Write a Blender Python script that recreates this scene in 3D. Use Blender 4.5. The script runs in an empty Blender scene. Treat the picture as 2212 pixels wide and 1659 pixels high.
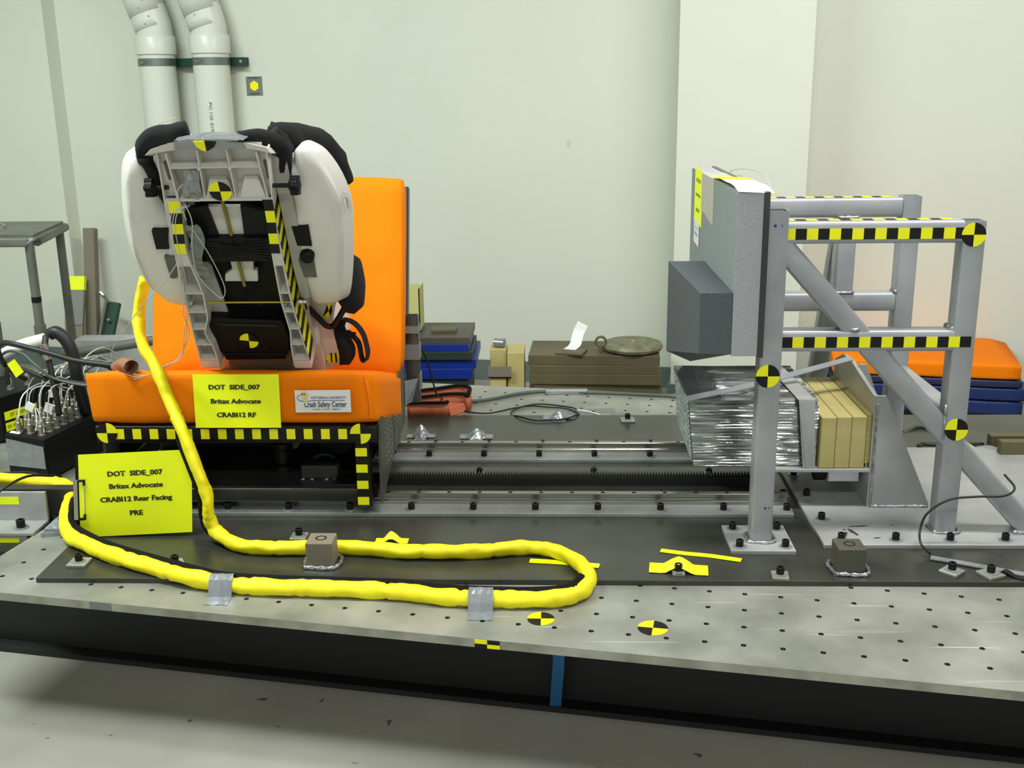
import bpy, bmesh, math, random
from mathutils import Vector, Matrix, noise
random.seed(7)
SC = bpy.context.scene
COL = SC.collection
V = Vector
LIFT = 0.30          # table top stands this far above the floor; modelled with table top at z=0, floor at -0.30

# ------------------------------------------------------------------ camera
cd = bpy.data.cameras.new('camera'); cam = bpy.data.objects.new('camera', cd); COL.objects.link(cam)
cd.sensor_width = 36.0; cd.lens = 2322.454/2212*36.0
yaw, pitch, roll = math.radians(12.5853-10.2), 0.26585991, -0.0132886
fw = V((-math.sin(yaw)*math.cos(pitch), math.cos(yaw)*math.cos(pitch), -math.sin(pitch)))
r0 = V((math.cos(yaw), math.sin(yaw), 0)); u0 = r0.cross(fw)
rr = r0*math.cos(roll)+u0*math.sin(roll); uu = -r0*math.sin(roll)+u0*math.cos(roll)
mt = Matrix((rr, uu, -fw)).transposed().to_4x4(); mt.translation = V((0, 0, 1.06636+LIFT))
cam.matrix_world = mt
SC.camera = cam

# ------------------------------------------------------------------ world, lamps, exposure
W = bpy.data.worlds.new('room_air'); SC.world = W; W.use_nodes = True
W.node_tree.nodes['Background'].inputs[0].default_value = (0.86, 0.95, 0.92, 1)
W.node_tree.nodes['Background'].inputs[1].default_value = 0.72
def lamp(name, loc, size, energy, color, target):
    l = bpy.data.lights.new(name, 'AREA'); l.shape = 'RECTANGLE'; l.size, l.size_y = size
    l.energy = energy; l.color = color
    o = bpy.data.objects.new(name, l); COL.objects.link(o); o.location = (loc[0], loc[1], loc[2]+LIFT)
    o.rotation_euler = (V(target)-V(loc)).to_track_quat('-Z', 'Y').to_euler()
lamp('ceiling_tube_left', (-2.1, 2.1, 2.9), (2.0, 0.30), 112, (0.92, 1.0, 0.95), (-1.9, 2.4, 0))
lamp('ceiling_tube_right', (1.3, 2.3, 2.9), (2.0, 0.30), 76, (1.0, 0.98, 0.96), (1.3, 2.7, 0))
lamp('frontal_fill', (0.3, -0.6, 2.9), (2.0, 0.30), 46, (1.0, 1.0, 0.95), (0.3, 1.5, 0))  # frontal fill added behind the camera, not a known ceiling tube
SC.view_settings.view_transform = 'Standard'; SC.view_settings.look = 'None'
SC.view_settings.gamma = 1.0; SC.view_settings.use_curve_mapping = False
SC.view_settings.exposure = 0.30

# ------------------------------------------------------------------ materials
def lin(c):
    return tuple(((x/255)/12.92 if x/255 <= .04045 else ((x/255+.055)/1.055)**2.4) for x in c)+(1,)
def mat(name, c, rough=.5, metal=0., c2=None, scale=20., bump=0., bscale=None, stretch=None, detail=4., spec=.5, trans=0., sheen=0., contrast=(.3, .7)):
    m = bpy.data.materials.new(name); m.use_nodes = True; nt = m.node_tree; b = nt.nodes['Principled BSDF']
    b.inputs['Base Color'].default_value = lin(c); b.inputs['Roughness'].default_value = rough
    b.inputs['Metallic'].default_value = metal; b.inputs['Specular IOR Level'].default_value = spec
    if trans: b.inputs['Transmission Weight'].default_value = trans
    if sheen: b.inputs['Sheen Weight'].default_value = sheen
    if c2 or bump:
        tc = nt.nodes.new('ShaderNodeTexCoord'); mp = nt.nodes.new('ShaderNodeMapping')
        mp.inputs['Scale'].default_value = stretch or (1, 1, 1)
        nt.links.new(tc.outputs['Object'], mp.inputs[0])
    if c2:
        n = nt.nodes.new('ShaderNodeTexNoise'); n.inputs['Scale'].default_value = scale; n.inputs['Detail'].default_value = detail
        r = nt.nodes.new('ShaderNodeValToRGB'); r.color_ramp.elements[0].color = lin(c); r.color_ramp.elements[1].color = lin(c2)
        r.color_ramp.elements[0].position, r.color_ramp.elements[1].position = contrast
        nt.links.new(mp.outputs[0], n.inputs['Vector']); nt.links.new(n.outputs[0], r.inputs[0]); nt.links.new(r.outputs[0], b.inputs['Base Color'])
    if bump:
        n2 = nt.nodes.new('ShaderNodeTexNoise'); n2.inputs['Scale'].default_value = bscale or scale*3; n2.inputs['Detail'].default_value = 5
        bu = nt.nodes.new('ShaderNodeBump'); bu.inputs['Strength'].default_value = bump; bu.inputs['Distance'].default_value = .004
        nt.links.new(mp.outputs[0], n2.inputs['Vector']); nt.links.new(n2.outputs[0], bu.inputs['Height']); nt.links.new(bu.outputs[0], b.inputs['Normal'])
    return m
M = dict(
 wall=mat('painted_wall', (212, 216, 202), .6, 0, (206, 210, 196), 1.2, .04, 300),
 base=mat('vinyl_baseboard', (96, 108, 106), .5),
 floor=mat('concrete_floor', (158, 156, 146), .42, 0, (134, 132, 122), 2.2, .05, 60),
 ceil=mat('ceiling_paint', (84, 88, 86), .8),
 alu=mat('worn_aluminium_plate', (173, 174, 164), .42, .45, (128, 130, 120), 6, .06, 90, detail=8),
 aluedge=mat('sawn_aluminium_edge', (176, 176, 162), .6, .25, (130, 130, 116), 14),
 hole=mat('hole_wall', (40, 40, 36), .5, .3),
 steel=mat('dark_rolled_steel', (72, 73, 66), .30, .35, (50, 51, 46), 5, .05, 40, detail=8),
 cast=mat('galvanised_tube', (172, 174, 178), .34, .35, (152, 155, 160), 9, .04, 120),
 castpl=mat('matt_aluminium_fixture', (178, 179, 178), .42, .3, (152, 154, 152), 7, .05, 90),
 rail=mat('ground_steel_rail', (160, 158, 150), .22, .8, (130, 128, 120), 3, 0, stretch=(1, 20, 20)),
 strip=mat('rail_base_strip', (172, 178, 176), .35, .55, (148, 154, 150), 8),
 black=mat('black_oxide', (20, 20, 19), .42, .2, spec=.35),
 rack=mat('rack_steel', (66, 66, 60), .4, .7),
 blk=mat('black_plastic', (9, 9, 10), .5, spec=.25),
 dk=mat('black_painted_beam', (16, 16, 16), .55, 0, (26, 26, 25), 5),
 fabric=mat('black_cover_fabric', (7, 9, 9), .95, 0, None, 20, .5, 400),
 orange=mat('orange_upholstery', (241, 128, 0), .75, 0, (233, 120, 0), 4, .10, 500, spec=.15),
 yel=mat('yellow_print', (244, 242, 0), .5), blkp=mat('black_print', (18, 14, 12), .5, spec=.3),
 paper=mat('yellow_paper', (242, 254, 0), .6), white=mat('white_card', (226, 226, 226), .5), ink=mat('printed_ink', (38, 40, 14), .6),
 navy=mat('navy_ink', (40, 46, 110), .6), tan=mat('tan_print', (214, 200, 130), .6),
 hose=mat('yellow_sleeve', (236, 226, 4), .6, 0, (224, 208, 4), 9, .45, 30), seam=mat('black_zip_edge', (7, 6, 5), .8, spec=.2),
 shell=mat('white_moulded_plastic', (206, 203, 196), .42, 0, (198, 195, 188), 3), shelld=mat('grey_inner_plastic', (166, 164, 156), .5),
 pad=mat('white_side_pad', (218, 216, 208), .34),
 foamg=mat('grey_foam', (142, 154, 152), .9, 0, (122, 134, 132), 260, .3, 300), foamf=mat('grey_foam_lit_face', (168, 168, 173), .9, 0, (152, 152, 158), 260, .3, 300),  # second foam is a paler copy: light painted on top and end faces
 foamd=mat('dark_grey_foam', (88, 94, 98), .92, 0, (76, 82, 86), 200, .3, 300),
 duct=mat('silver_duct_tape', (158, 162, 166), .28, .5, (138, 142, 146), 30, .5, 40), ductd=mat('grey_tape', (120, 124, 120), .45, .2),
 tapey=mat('yellow_cloth_tape', (236, 248, 0), .5, 0, None, 20, .3, 90),
 clear=mat('beige_masking_tape', (172, 172, 158), .4),
 wood=mat('pine_board', (190, 178, 118), .6, 0, (170, 158, 98), 14, .08, 60, stretch=(1, .12, 1)), ply=mat('plywood_edge', (196, 182, 112), .6, 0, (150, 138, 80), 60, stretch=(1, .1, 3)),
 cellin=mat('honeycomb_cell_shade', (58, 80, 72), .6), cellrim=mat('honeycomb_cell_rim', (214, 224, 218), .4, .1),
 honey=mat('bright_aluminium_foil', (214, 216, 214), .16, .95, (186, 188, 186), 40, .25, 50, stretch=(.15, 1, 1)),
 weld=mat('weld_bead', (190, 196, 198), .2, .8, (120, 124, 126), 90, .8, 200),
 pvc=mat('white_pvc', (212, 216, 204), .35), galv=mat('galvanised_band', (120, 132, 126), .35, .7), green=mat('green_strut', (16, 62, 48), .5, .2),
 blue=mat('blue_plate_paint', (16, 48, 146), .4, 0, (14, 40, 122), 3), bluem=mat('blue_mat_vinyl', (16, 42, 100), .5, 0, (14, 36, 88), 3), navymat=mat('dark_blue_mat', (36, 38, 74), .5),
 brown=mat('brown_steel_plate', (104, 96, 68), .55, .2, (84, 78, 54), 4), dgreen=mat('dark_green_plate', (40, 56, 50), .5, .2), blkpl=mat('dark_grey_plate', (92, 90, 78), .5, .2, (70, 68, 60), 4),
 bronze=mat('pitted_cast_weight', (140, 140, 112), .55, .4, (104, 104, 80), 30, .5, 60), cardb=mat('cardboard', (186, 184, 120), .8),
 obag=mat('orange_cloth_strap', (196, 112, 72), .75, 0, (176, 94, 58), 12, .3, 40), brownp=mat('brown_cardboard_tube', (150, 104, 72), .8),
 gold=mat('brass_rod', (190, 170, 70), .3, .8), yrod=mat('threaded_rod_yellow_zinc', (150, 140, 60), .4, .7),
 cable=mat('black_cable', (22, 26, 24), .5), cableg=mat('grey_cable', (72, 82, 76), .5), wire=mat('grey_wire', (176, 178, 172), .4), wirew=mat('white_wire', (214, 216, 206), .5),
 nickel=mat('nickel_connector', (176, 176, 166), .25, .8), bluest=mat('blue_strap', (30, 96, 150), .5),
 tubeg=mat('grey_painted_tube', (104, 108, 98), .5, .2, (84, 88, 80), 12), pen=mat('blue_marker', (40, 40, 130), .5), tgrey=mat('taupe_plate', (120, 112, 96), .6),
 skid=mat('black_scuff', (40, 40, 38), .7),
)
# scratches on the aluminium table plate
def scratch(m):
    nt = m.node_tree; b = nt.nodes['Principled BSDF']; tc = nt.nodes.new('ShaderNodeTexCoord')
    src = b.inputs['Base Color'].links[0].from_socket; cur = src
    for rz, sc in ((.5, 9), (-.7, 7), (1.9, 11)):
        mp = nt.nodes.new('ShaderNodeMapping'); mp.inputs['Rotation'].default_value = (0, 0, rz); mp.inputs['Scale'].default_value = (.6, 26, 1)
        n = nt.nodes.new('ShaderNodeTexNoise'); n.inputs['Scale'].default_value = sc*.35; n.inputs['Detail'].default_value = 3
        r = nt.nodes.new('ShaderNodeValToRGB'); r.color_ramp.elements[0].position = .70; r.color_ramp.elements[1].position = .74
        mx = nt.nodes.new('ShaderNodeMixRGB'); mx.inputs[2].default_value = lin((206, 208, 200))
        nt.links.new(tc.outputs['Object'], mp.inputs[0]); nt.links.new(mp.outputs[0], n.inputs['Vector']); nt.links.new(n.outputs[0], r.inputs[0])
        nt.links.new(r.outputs[0], mx.inputs[0]); nt.links.new(cur, mx.inputs[1]); cur = mx.outputs[0]
    nt.links.new(cur, b.inputs['Base Color'])
scratch(M['alu'])
# small spots / scuffs of dirt on the floor
def spots(m, dark, scale, thr):
    nt = m.node_tree; b = nt.nodes['Principled BSDF']; tc = nt.nodes.new('ShaderNodeTexCoord')
    src = b.inputs['Base Color'].links[0].from_socket
    n = nt.nodes.new('ShaderNodeTexNoise'); n.inputs['Scale'].default_value = scale; n.inputs['Detail'].default_value = 2
    r = nt.nodes.new('ShaderNodeValToRGB'); r.color_ramp.elements[0].position = thr; r.color_ramp.elements[1].position = thr+.02
    mx = nt.nodes.new('ShaderNodeMixRGB'); mx.inputs[2].default_value = lin(dark)
    nt.links.new(tc.outputs['Object'], n.inputs['Vector']); nt.links.new(n.outputs[0], r.inputs[0]); nt.links.new(r.outputs[0], mx.inputs[0])
    nt.links.new(src, mx.inputs[1]); nt.links.new(mx.outputs[0], b.inputs['Base Color'])
spots(M['floor'], (84, 82, 72), 26, .735); spots(M['wall'], (196, 199, 186), 5, .765)

# ------------------------------------------------------------------ object helpers
ORG = {}
def tagp(o, label=None, cat=None, group=None, kind=None):
    if label: o['label'] = label
    if cat: o['category'] = cat
    if group: o['group'] = group
    if kind: o['kind'] = kind
    return o
def thing(name, label, cat, loc, group=None):
    o = bpy.data.objects.new(name, None); COL.objects.link(o); o.location = loc; o.empty_display_size = .05
    ORG[o.name] = V(loc); return tagp(o, label, cat, group)
def part(name, bm, mats, parent=None, label=None, smooth=False, loc=None):
    me = bpy.data.meshes.new(name)
    if loc is None and parent is None:
        xs = [v.co for v in bm.verts]
        loc = V((sum(v.x for v in xs)/len(xs), sum(v.y for v in xs)/len(xs), min(v.z for v in xs)))
    org = ORG[parent.name] if parent is not None else V(loc)
    bmesh.ops.translate(bm, verts=bm.verts, vec=-org)
    bmesh.ops.recalc_face_normals(bm, faces=bm.faces)
    if smooth:
        for f in bm.faces: f.smooth = True
    bm.to_mesh(me); bm.free()
    if smooth and smooth != 2: me.set_sharp_from_angle(angle=math.radians(38))
    for m in (mats if isinstance(mats, (list, tuple)) else [mats]): me.materials.append(M[m])
    o = bpy.data.objects.new(name, me); COL.objects.link(o)
    if parent is not None: o.parent = parent; ORG[o.name] = org
    else: o.location = org; ORG[o.name] = org
    if label: o['label'] = label
    return o
def single(name, bm, mats, label, cat, group=None, smooth=False, kind=None):
    return tagp(part(name, bm, mats, None, smooth=smooth), label, cat, group, kind)
def struct(name, bm, mats):
    o = part(name, bm, mats); o['kind'] = 'structure'; return o
def B(): return bmesh.new()
def box(bm, lo, hi, bev=0., seg=2, mi=0, R=None, c=None):
    lo, hi = V(lo), V(hi); n0 = len(bm.verts)
    r = bmesh.ops.create_cube(bm, size=1.0); vs = r['verts']
    for v in vs: v.co = V(((lo.x+hi.x)/2+v.co.x*(hi.x-lo.x), (lo.y+hi.y)/2+v.co.y*(hi.y-lo.y), (lo.z+hi.z)/2+v.co.z*(hi.z-lo.z)))
    if R is not None:
        cc = V(c) if c is not None else (lo+hi)/2
        for v in vs: v.co = cc+R@(v.co-cc)
    fs = list({f for v in vs for f in v.link_faces})
    if mi:
        for f in fs: f.material_index = mi
    if bev: bmesh.ops.bevel(bm, geom=list({e for v in vs for e in v.link_edges})+vs, offset=bev, segments=seg, profile=.5, affect='EDGES', clamp_overlap=True)
    return bm
def hexa(bm, p, bev=0., seg=2, mi=0):
    """8 corners: bottom 4 (ccw) then top 4"""
    vs = [bm.verts.new(V(q)) for q in p]
    fs = [bm.faces.new([vs[i] for i in q]) for q in ((3, 2, 1, 0), (4, 5, 6, 7), (0, 1, 5, 4), (1, 2, 6, 5), (2, 3, 7, 6), (3, 0, 4, 7))]
    for f in fs: f.material_index = mi
    if bev: bmesh.ops.bevel(bm, geom=list({e for v in vs for e in v.link_edges})+vs, offset=bev, segments=seg, profile=.5, affect='EDGES', clamp_overlap=True)
    return bm
def prism(bm, pts, ext, mi=0, bev=0.):
    e = V(ext); a = [bm.verts.new(V(p)) for p in pts]; b = [bm.verts.new(V(p)+e) for p in pts]; n = len(a)
    fs = [bm.faces.new(a), bm.faces.new(b[::-1])]+[bm.faces.new([a[i], b[i], b[(i+1) % n], a[(i+1) % n]]) for i in range(n)]
    for f in fs: f.material_index = mi
    if bev: bmesh.ops.bevel(bm, geom=list({e for v in a+b for e in v.link_edges}), offset=bev, segments=2, profile=.5, affect='EDGES', clamp_overlap=True)
    return bm
def frame_of(d, up=V((0, 0, 1))):
    d = d.normalized()
    if abs(d.dot(up)) > .95: up = V((0, 1, 0))
    x = d.cross(up).normalized(); return x, x.cross(d).normalized()
def sweep(bm, pts, prof, caps=True, up=V((0, 0, 1)), mi=0):
    """prof(i,t)-> list of (a,b) offsets; a along side, b along up"""
    rings = []; n = len(pts); pts = [V(p) for p in pts]
    X = None
    for i, p in enumerate(pts):
        d = (pts[min(i+1, n-1)]-pts[max(i-1, 0)])
        if X is None: X, Y = frame_of(d, up)
        else:
            dn = d.normalized(); X = (X-dn*X.dot(dn)).normalized(); Y = X.cross(dn).normalized()
        rings.append([bm.verts.new(p+X*a+Y*b) for a, b in prof(i, i/max(1, n-1))])
    m = len(rings[0])
    for r1, r2 in zip(rings, rings[1:]):
        for j in range(m):
            f = bm.faces.new([r1[j], r1[(j+1) % m], r2[(j+1) % m], r2[j]]); f.material_index = mi
    if caps:
        f = bm.faces.new(rings[0][::-1]); f.material_index = mi; f = bm.faces.new(rings[-1]); f.material_index = mi
    return bm
def smoothpts(pts, k=6):
    P = [V(p) for p in pts]; out = []
    P = [P[0]*2-P[1]]+P+[P[-1]*2-P[-2]]
    for i in range(1, len(P)-2):
        p0, p1, p2, p3 = P[i-1:i+3]
        for j in range(k):
            t = j/k; out.append(.5*((2*p1)+(-p0+p2)*t+(2*p0-5*p1+4*p2-p3)*t*t+(-p0+3*p1-3*p2+p3)*t**3))
    out.append(P[-2]); return out
def tube(bm, pts, r, seg=8, k=6, mi=0):
    P = smoothpts(pts, k) if k > 1 else [V(p) for p in pts]
    rf = r if callable(r) else (lambda t: r)
    return sweep(bm, P, lambda i, t: [(rf(t)*math.cos(a*2*math.pi/seg), rf(t)*math.sin(a*2*math.pi/seg)) for a in range(seg)], mi=mi)
def ribbon(bm, pts, w, th, k=6, side=None, mi=0):
    P = smoothpts(pts, k) if k > 1 else [V(p) for p in pts]; rings = []
    for i, p in enumerate(P):
        d = (P[min(i+1, len(P)-1)]-P[max(i-1, 0)]).normalized(); s = V(side).normalized(); s = (s-d*s.dot(d)).normalized(); n = d.cross(s)
        rings.append([bm.verts.new(p+s*a*w/2+n*b*th/2) for a, b in ((-1, -1), (1, -1), (1, 1), (-1, 1))])
    for r1, r2 in zip(rings, rings[1:]):
        for j in range(4): bm.faces.new([r1[j], r1[(j+1) % 4], r2[(j+1) % 4], r2[j]]).material_index = mi
    bm.faces.new(rings[0][::-1]); bm.faces.new(rings[-1]); return bm
def cyl(bm, p0, p1, r, seg=16, r2=None, mi=0):
    p0, p1 = V(p0), V(p1); X, Y = frame_of(p1-p0); r2 = r if r2 is None else r2
    a = [bm.verts.new(p0+(X*math.cos(t)+Y*math.sin(t))*r) for t in [i*2*math.pi/seg for i in range(seg)]]
    b = [bm.verts.new(p1+(X*math.cos(t)+Y*math.sin(t))*r2) for t in [i*2*math.pi/seg for i in range(seg)]]
    fs = [bm.faces.new(a[::-1]), bm.faces.new(b)]+[bm.faces.new([a[i], a[(i+1) % seg], b[(i+1) % seg], b[i]]) for i in range(seg)]
    for f in fs: f.material_index = mi
    return bm
def lathe(bm, c, ax, prof, seg=20, mi=0):
    c = V(c); ax = V(ax).normalized(); X, Y = frame_of(ax); rings = []
    for r, h in prof: rings.append([bm.verts.new(c+ax*h+(X*math.cos(t)+Y*math.sin(t))*max(r, 1e-5)) for t in [i*2*math.pi/seg for i in range(seg)]])
    for r1, r2 in zip(rings, rings[1:]):
        for j in range(seg): bm.faces.new([r1[j], r1[(j+1) % seg], r2[(j+1) % seg], r2[j]]).material_index = mi
    bm.faces.new(rings[0][::-1]).material_index = mi; bm.faces.new(rings[-1]).material_index = mi; return bm
def sqtube(bm, p0, p1, w=.0508, h=.0508, up=(0, 1, 0), wall=.0035, rad=.006, mi=0):
    """hollow square tube, outer corners rounded, open ends"""
    p0, p1 = V(p0), V(p1); d = (p1-p0).normalized(); Y = V(up); Y = (Y-d*Y.dot(d)).normalized(); X = d.cross(Y)
    def ringpts(a, b, r):
        o = []
        for sx, sy, a0 in ((1, 1, 0), (-1, 1, 90), (-1, -1, 180), (1, -1, 270)):
            for k in range(4):
                t = math.radians(a0+k*30); o.append(((a/2-r)*sx+r*math.cos(t), (b/2-r)*sy+r*math.sin(t)))
        return o
    R = []
    for p in (p0, p1):
        for q in (ringpts(w, h, rad), ringpts(w-2*wall, h-2*wall, max(rad-wall, .001))): R.append([bm.verts.new(p+X*a+Y*b) for a, b in q])
    n = 16
    for A, Bq in ((R[0], R[2]), (R[3], R[1]), (R[1], R[0]), (R[2], R[3])):
        for j in range(n): bm.faces.new([A[j], A[(j+1) % n], Bq[(j+1) % n], Bq[j]]).material_index = mi
    return bm
def softbox(bm, p, rad=.02, seg=4, mi=0, wob=0.):
    hexa(bm, p, rad, seg, mi)
    return bm
def quadprint(bm, o, ex, ey, mi=0):
    vs = [bm.verts.new(V(o)+V(a)) for a in ((0, 0, 0), ex, V(ex)+V(ey), ey)]; f = bm.faces.new(vs); f.material_index = mi
def slab(bm, pts, n, th=.0006, mi=0): return prism(bm, pts, V(n).normalized()*th, mi)
def checker(name, p0, ex, ey, sq, count, first, parent, th=.0006, label=None, sides=False):
    """strip of alternating squares; p0 lower-left, ex along, ey across, each a unit vector; sq=(len,width)"""
    bm = B(); ex, ey = V(ex).normalized(), V(ey).normalized(); n = ex.cross(ey)
    for i in range(count):
        a = V(p0)+ex*sq[0]*i
        prism(bm, [a, a+ex*sq[0], a+ex*sq[0]+ey*sq[1], a+ey*sq[1]], n*th, mi=(i+first) % 2)
    return part(name, bm, ['yel', 'blkp'], parent, label)
def target(name, c, ex, ey, r, parent, flip=0, th=.001, label=None):
    bm = B(); ex, ey = V(ex).normalized(), V(ey).normalized(); n = ex.cross(ey); c = V(c)
    for q in range(4):
        pts = [c]+[c+(ex*math.cos(t)+ey*math.sin(t))*r for t in [math.radians(90*q+k*11.25) for k in range(9)]]
        prism(bm, pts, n*th, mi=(q+1+flip) % 2)
    return part(name, bm, ['yel', 'blkp'], parent, label)
_txt = 0
def text(name, s, c, ex, ey, size, m, parent, bold=.012, xs=1.0, th=.0004, font_gap=1.0):
    cu = bpy.data.curves.new('t', 'FONT'); cu.body = s; cu.size = size; cu.align_x = 'CENTER'; cu.align_y = 'CENTER'; cu.offset = bold*size
    cu.space_character = font_gap; cu.resolution_u = 2; cu.space_line = 1.0
    o = bpy.data.objects.new('t', cu); COL.objects.link(o); bpy.context.view_layer.update()
    me = bpy.data.meshes.new_from_object(o.evaluated_get(bpy.context.evaluated_depsgraph_get()))
    COL.objects.unlink(o); bpy.data.objects.remove(o)
    ex, ey = V(ex).normalized(), V(ey).normalized(); n = ex.cross(ey); c = V(c)+n*th; org = ORG[parent.name]
    for v in me.vertices: v.co = c+ex*v.co.x*xs+ey*v.co.y-org
    if bold > .02:      # heavier strokes: the outline repeated a hair to either side
        b_ = bmesh.new(); b_.from_mesh(me); g = b_.verts[:]+b_.edges[:]+b_.faces[:]
        for k_, sgn in enumerate((-1, 1)):
            r_ = bmesh.ops.duplicate(b_, geom=g)
            bmesh.ops.translate(b_, verts=[q for q in r_['geom'] if isinstance(q, bmesh.types.BMVert)], vec=ex*sgn*size*.035+ey*sgn*size*.012+n*.00004*(k_+1))
        b_.to_mesh(me); b_.free()
    me.materials.clear(); me.materials.append(M[m]); me.name = name
    q = bpy.data.objects.new(name, me); COL.objects.link(q); q.parent = parent; ORG[q.name] = org
    return q
# shared socket-head bolt
def _bolt():
    bm = B(); lathe(bm, (0, 0, 0), (0, 0, 1), [(.0155, 0), (.0155, .002), (.0088, .002), (.0088, .017), (.0080, .0180), (.0050, .0180), (.0050, .010)], 14)
    for f in bm.faces: f.smooth = False
    me = bpy.data.meshes.new('bolt'); bmesh.ops.recalc_face_normals(bm, faces=bm.faces)
    for f in bm.faces: f.material_index = 1 if (max(v.co.z for v in f.verts) <= .0021) else 0
    bm.to_mesh(me); bm.free(); me.materials.append(M['black']); me.materials.append(M['strip']); return me
BOLT = _bolt()
def bolt(parent, p, s=1.0, name='bolt'):
    o = bpy.data.objects.new(name, BOLT); COL.objects.link(o); o.parent = parent; o.location = V(p)-ORG[parent.name]; o.scale = (s, s, s)
    o.rotation_euler = (0, 0, random.random()*6); return o
# ------------------------------------------------------------------ room shell
FZ = -LIFT
U = .0762; _a = math.radians(10.2); _c, _s = math.cos(_a), math.sin(_a)
def tab(x, y, z=0.): # table grid units -> room
    x = (x+.305321714)*U; y = (y+25.8873021)*U; return V((_c*x+_s*y, -_s*x+_c*y, z))
struct('floor', box(B(), (-4.2, -3.0, FZ-.1), (4.2, 5.6, FZ)), 'floor')
WO = V((-2.32, 5.46, 0)); WX = V((_c, -_s, 0)); WY = V((_s, _c, 0))
def wp(s_, t, z): return WO+WX*s_+WY*t+V((0, 0, z))
def wbox(bm, s0, t0, z0, s1, t1, z1):
    return hexa(bm, [wp(s0, t0, z0), wp(s1, t0, z0), wp(s1, t1, z0), wp(s0, t1, z0), wp(s0, t0, z1), wp(s1, t0, z1), wp(s1, t1, z1), wp(s0, t1, z1)])
struct('wall_back', wbox(B(), -2.1, 0, FZ, 6.6, .12, 2.9), 'wall')
struct('trim_1', wbox(B(), -2.0, -.10, FZ, -.133, -.001, 2.9), 'wall')
struct('trim_2', wbox(B(), 2.932, -.30, FZ, 3.468, -.001, 2.9), 'wall')
struct('wall_left', box(B(), (-4.3, -3.0, FZ), (-4.2, 5.9, 2.9)), 'wall')
struct('wall_right', box(B(), (4.2, -3.0, FZ), (4.3, 5.6, 2.9)), 'wall')
struct('ceiling', box(B(), (-4.3, -3.0, 2.95), (4.3, 5.9, 3.05)), 'ceil')
bm = wbox(B(), -2.0, -.112, FZ, -.121, -.101, -.2); wbox(bm, -.132, -.101, FZ, -.121, -.012, -.2); wbox(bm, -.121, -.012, FZ, 2.92, -.001, -.2); struct('baseboard_back', bm, 'base')
bm = wbox(B(), 2.920, -.312, FZ, 3.48, -.301, -.2); wbox(bm, 2.920, -.301, FZ, 2.931, -.012, -.2); wbox(bm, 3.469, -.301, FZ, 3.48, -.012, -.2); struct('baseboard_pillar', bm, 'base')
struct('baseboard_right', wbox(B(), 3.48, -.012, FZ, 6.5, -.001, -.2), 'base')

# ------------------------------------------------------------------ sled table (aluminium plate on black beams)
tb = thing('sled_table', 'long worn aluminium table plate with a grid of threaded holes on a black beam', 'table', tab(-4, 10, FZ))
def under_plate(p): return -1.10 < p.x < 2.6 and 2.30 < p.y < 3.38
bm = B(); bh = B()
def quad(b, pts, mi=0):
    b.faces.new([b.verts.new(q) for q in pts]).material_index = mi
def cell(ci, cj):
    p = tab(ci, cj)
    if under_plate(p): quad(bm, [tab(ci+a, cj+b_) for a, b_ in ((-.5, -.5), (.5, -.5), (.5, .5), (-.5, .5))]); return
    per = []; ring = []; low = []
    for k in range(12):
        t = math.radians(45+30*k); s = k//3; q = k % 3; w = (.5, .134, -.134)[q]
        per.append([(w, .5), (-.5, w), (-w, -.5), (.5, -w)][s]); r = .078
        ring.append((r*math.cos(t), r*math.sin(t)))
    P = [bm.verts.new(tab(ci+a, cj+b_)) for a, b_ in per]; Rg = [bm.verts.new(tab(ci+a, cj+b_)) for a, b_ in ring]
    for k in range(12): bm.faces.new([P[k], P[(k+1) % 12], Rg[(k+1) % 12], Rg[k]])
    if p.y < 2.3 and -1.25 < p.x < 1.2:
        NEAR.append(p); return
    A = [bh.verts.new(tab(ci+a, cj+b_)) for a, b_ in ring]; L = [bh.verts.new(tab(ci+a*.82, cj+b_*.82, -.0115)) for a, b_ in ring]
    for k in range(12): bh.faces.new([A[k], A[(k+1) % 12], L[(k+1) % 12], L[k]]).material_index = k % 2 if cj < 12 else 0
    bh.faces.new(L)
XL, XR, XM = -23.05, 14.5, 5.5
NEAR = []; hb_ = B(); rg_ = [V((.078*math.cos(t), .078*math.sin(t), 0)) for t in [math.radians(45+30*k) for k in range(12)]]
t0_ = tab(0, 0); A = [hb_.verts.new(tab(q.x, q.y)-t0_) for q in rg_]; L = [hb_.verts.new(tab(q.x*.82, q.y*.82, -.0115)-t0_) for q in rg_]
for k in range(12): hb_.faces.new([A[k], A[(k+1) % 12], L[(k+1) % 12], L[k]]).material_index = k % 2
hb_.faces.new(L); HM = bpy.data.meshes.new('threaded_hole'); hb_.to_mesh(HM); hb_.free(); HM.materials.append(M['hole']); HM.materials.append(M['nickel'])
for i in range(-22, 15):
    for j in range(0, 16): cell(i, j)
quad(bm, [tab(XL, -1), tab(XR, -1), tab(XR, -.5), tab(XL, -.5)])
quad(bm, [tab(XL, -.5), tab(-22.5, -.5), tab(-22.5, 15.5), tab(XL, 15.5)])
quad(bm, [tab(XL, 15.5), tab(XR, 15.5), tab(XR, 16.18), tab(XL, 16.18)])
for i in range(-23, 14):
    for j in range(17, 24):
        if i > 4 and j > 20: continue
        cell(i+.52, j-.32)
quad(bm, [tab(XL, 16.18), tab(-22.98, 16.18), tab(-22.98, 23.18), tab(XL, 23.18)])
quad(bm, [tab(14.02, 16.18), tab(XR, 16.18), tab(XR, 20.18), tab(14.02, 20.18)])
quad(bm, [tab(XL, 23.18), tab(5.02, 23.18), tab(5.02, 23.75), tab(XL, 23.75)])
quad(bm, [tab(5.02, 20.18), tab(XR, 20.18), tab(XR, 20.5), tab(5.02, 20.5)])
part('table_plate', bm, 'alu', tb)
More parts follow.
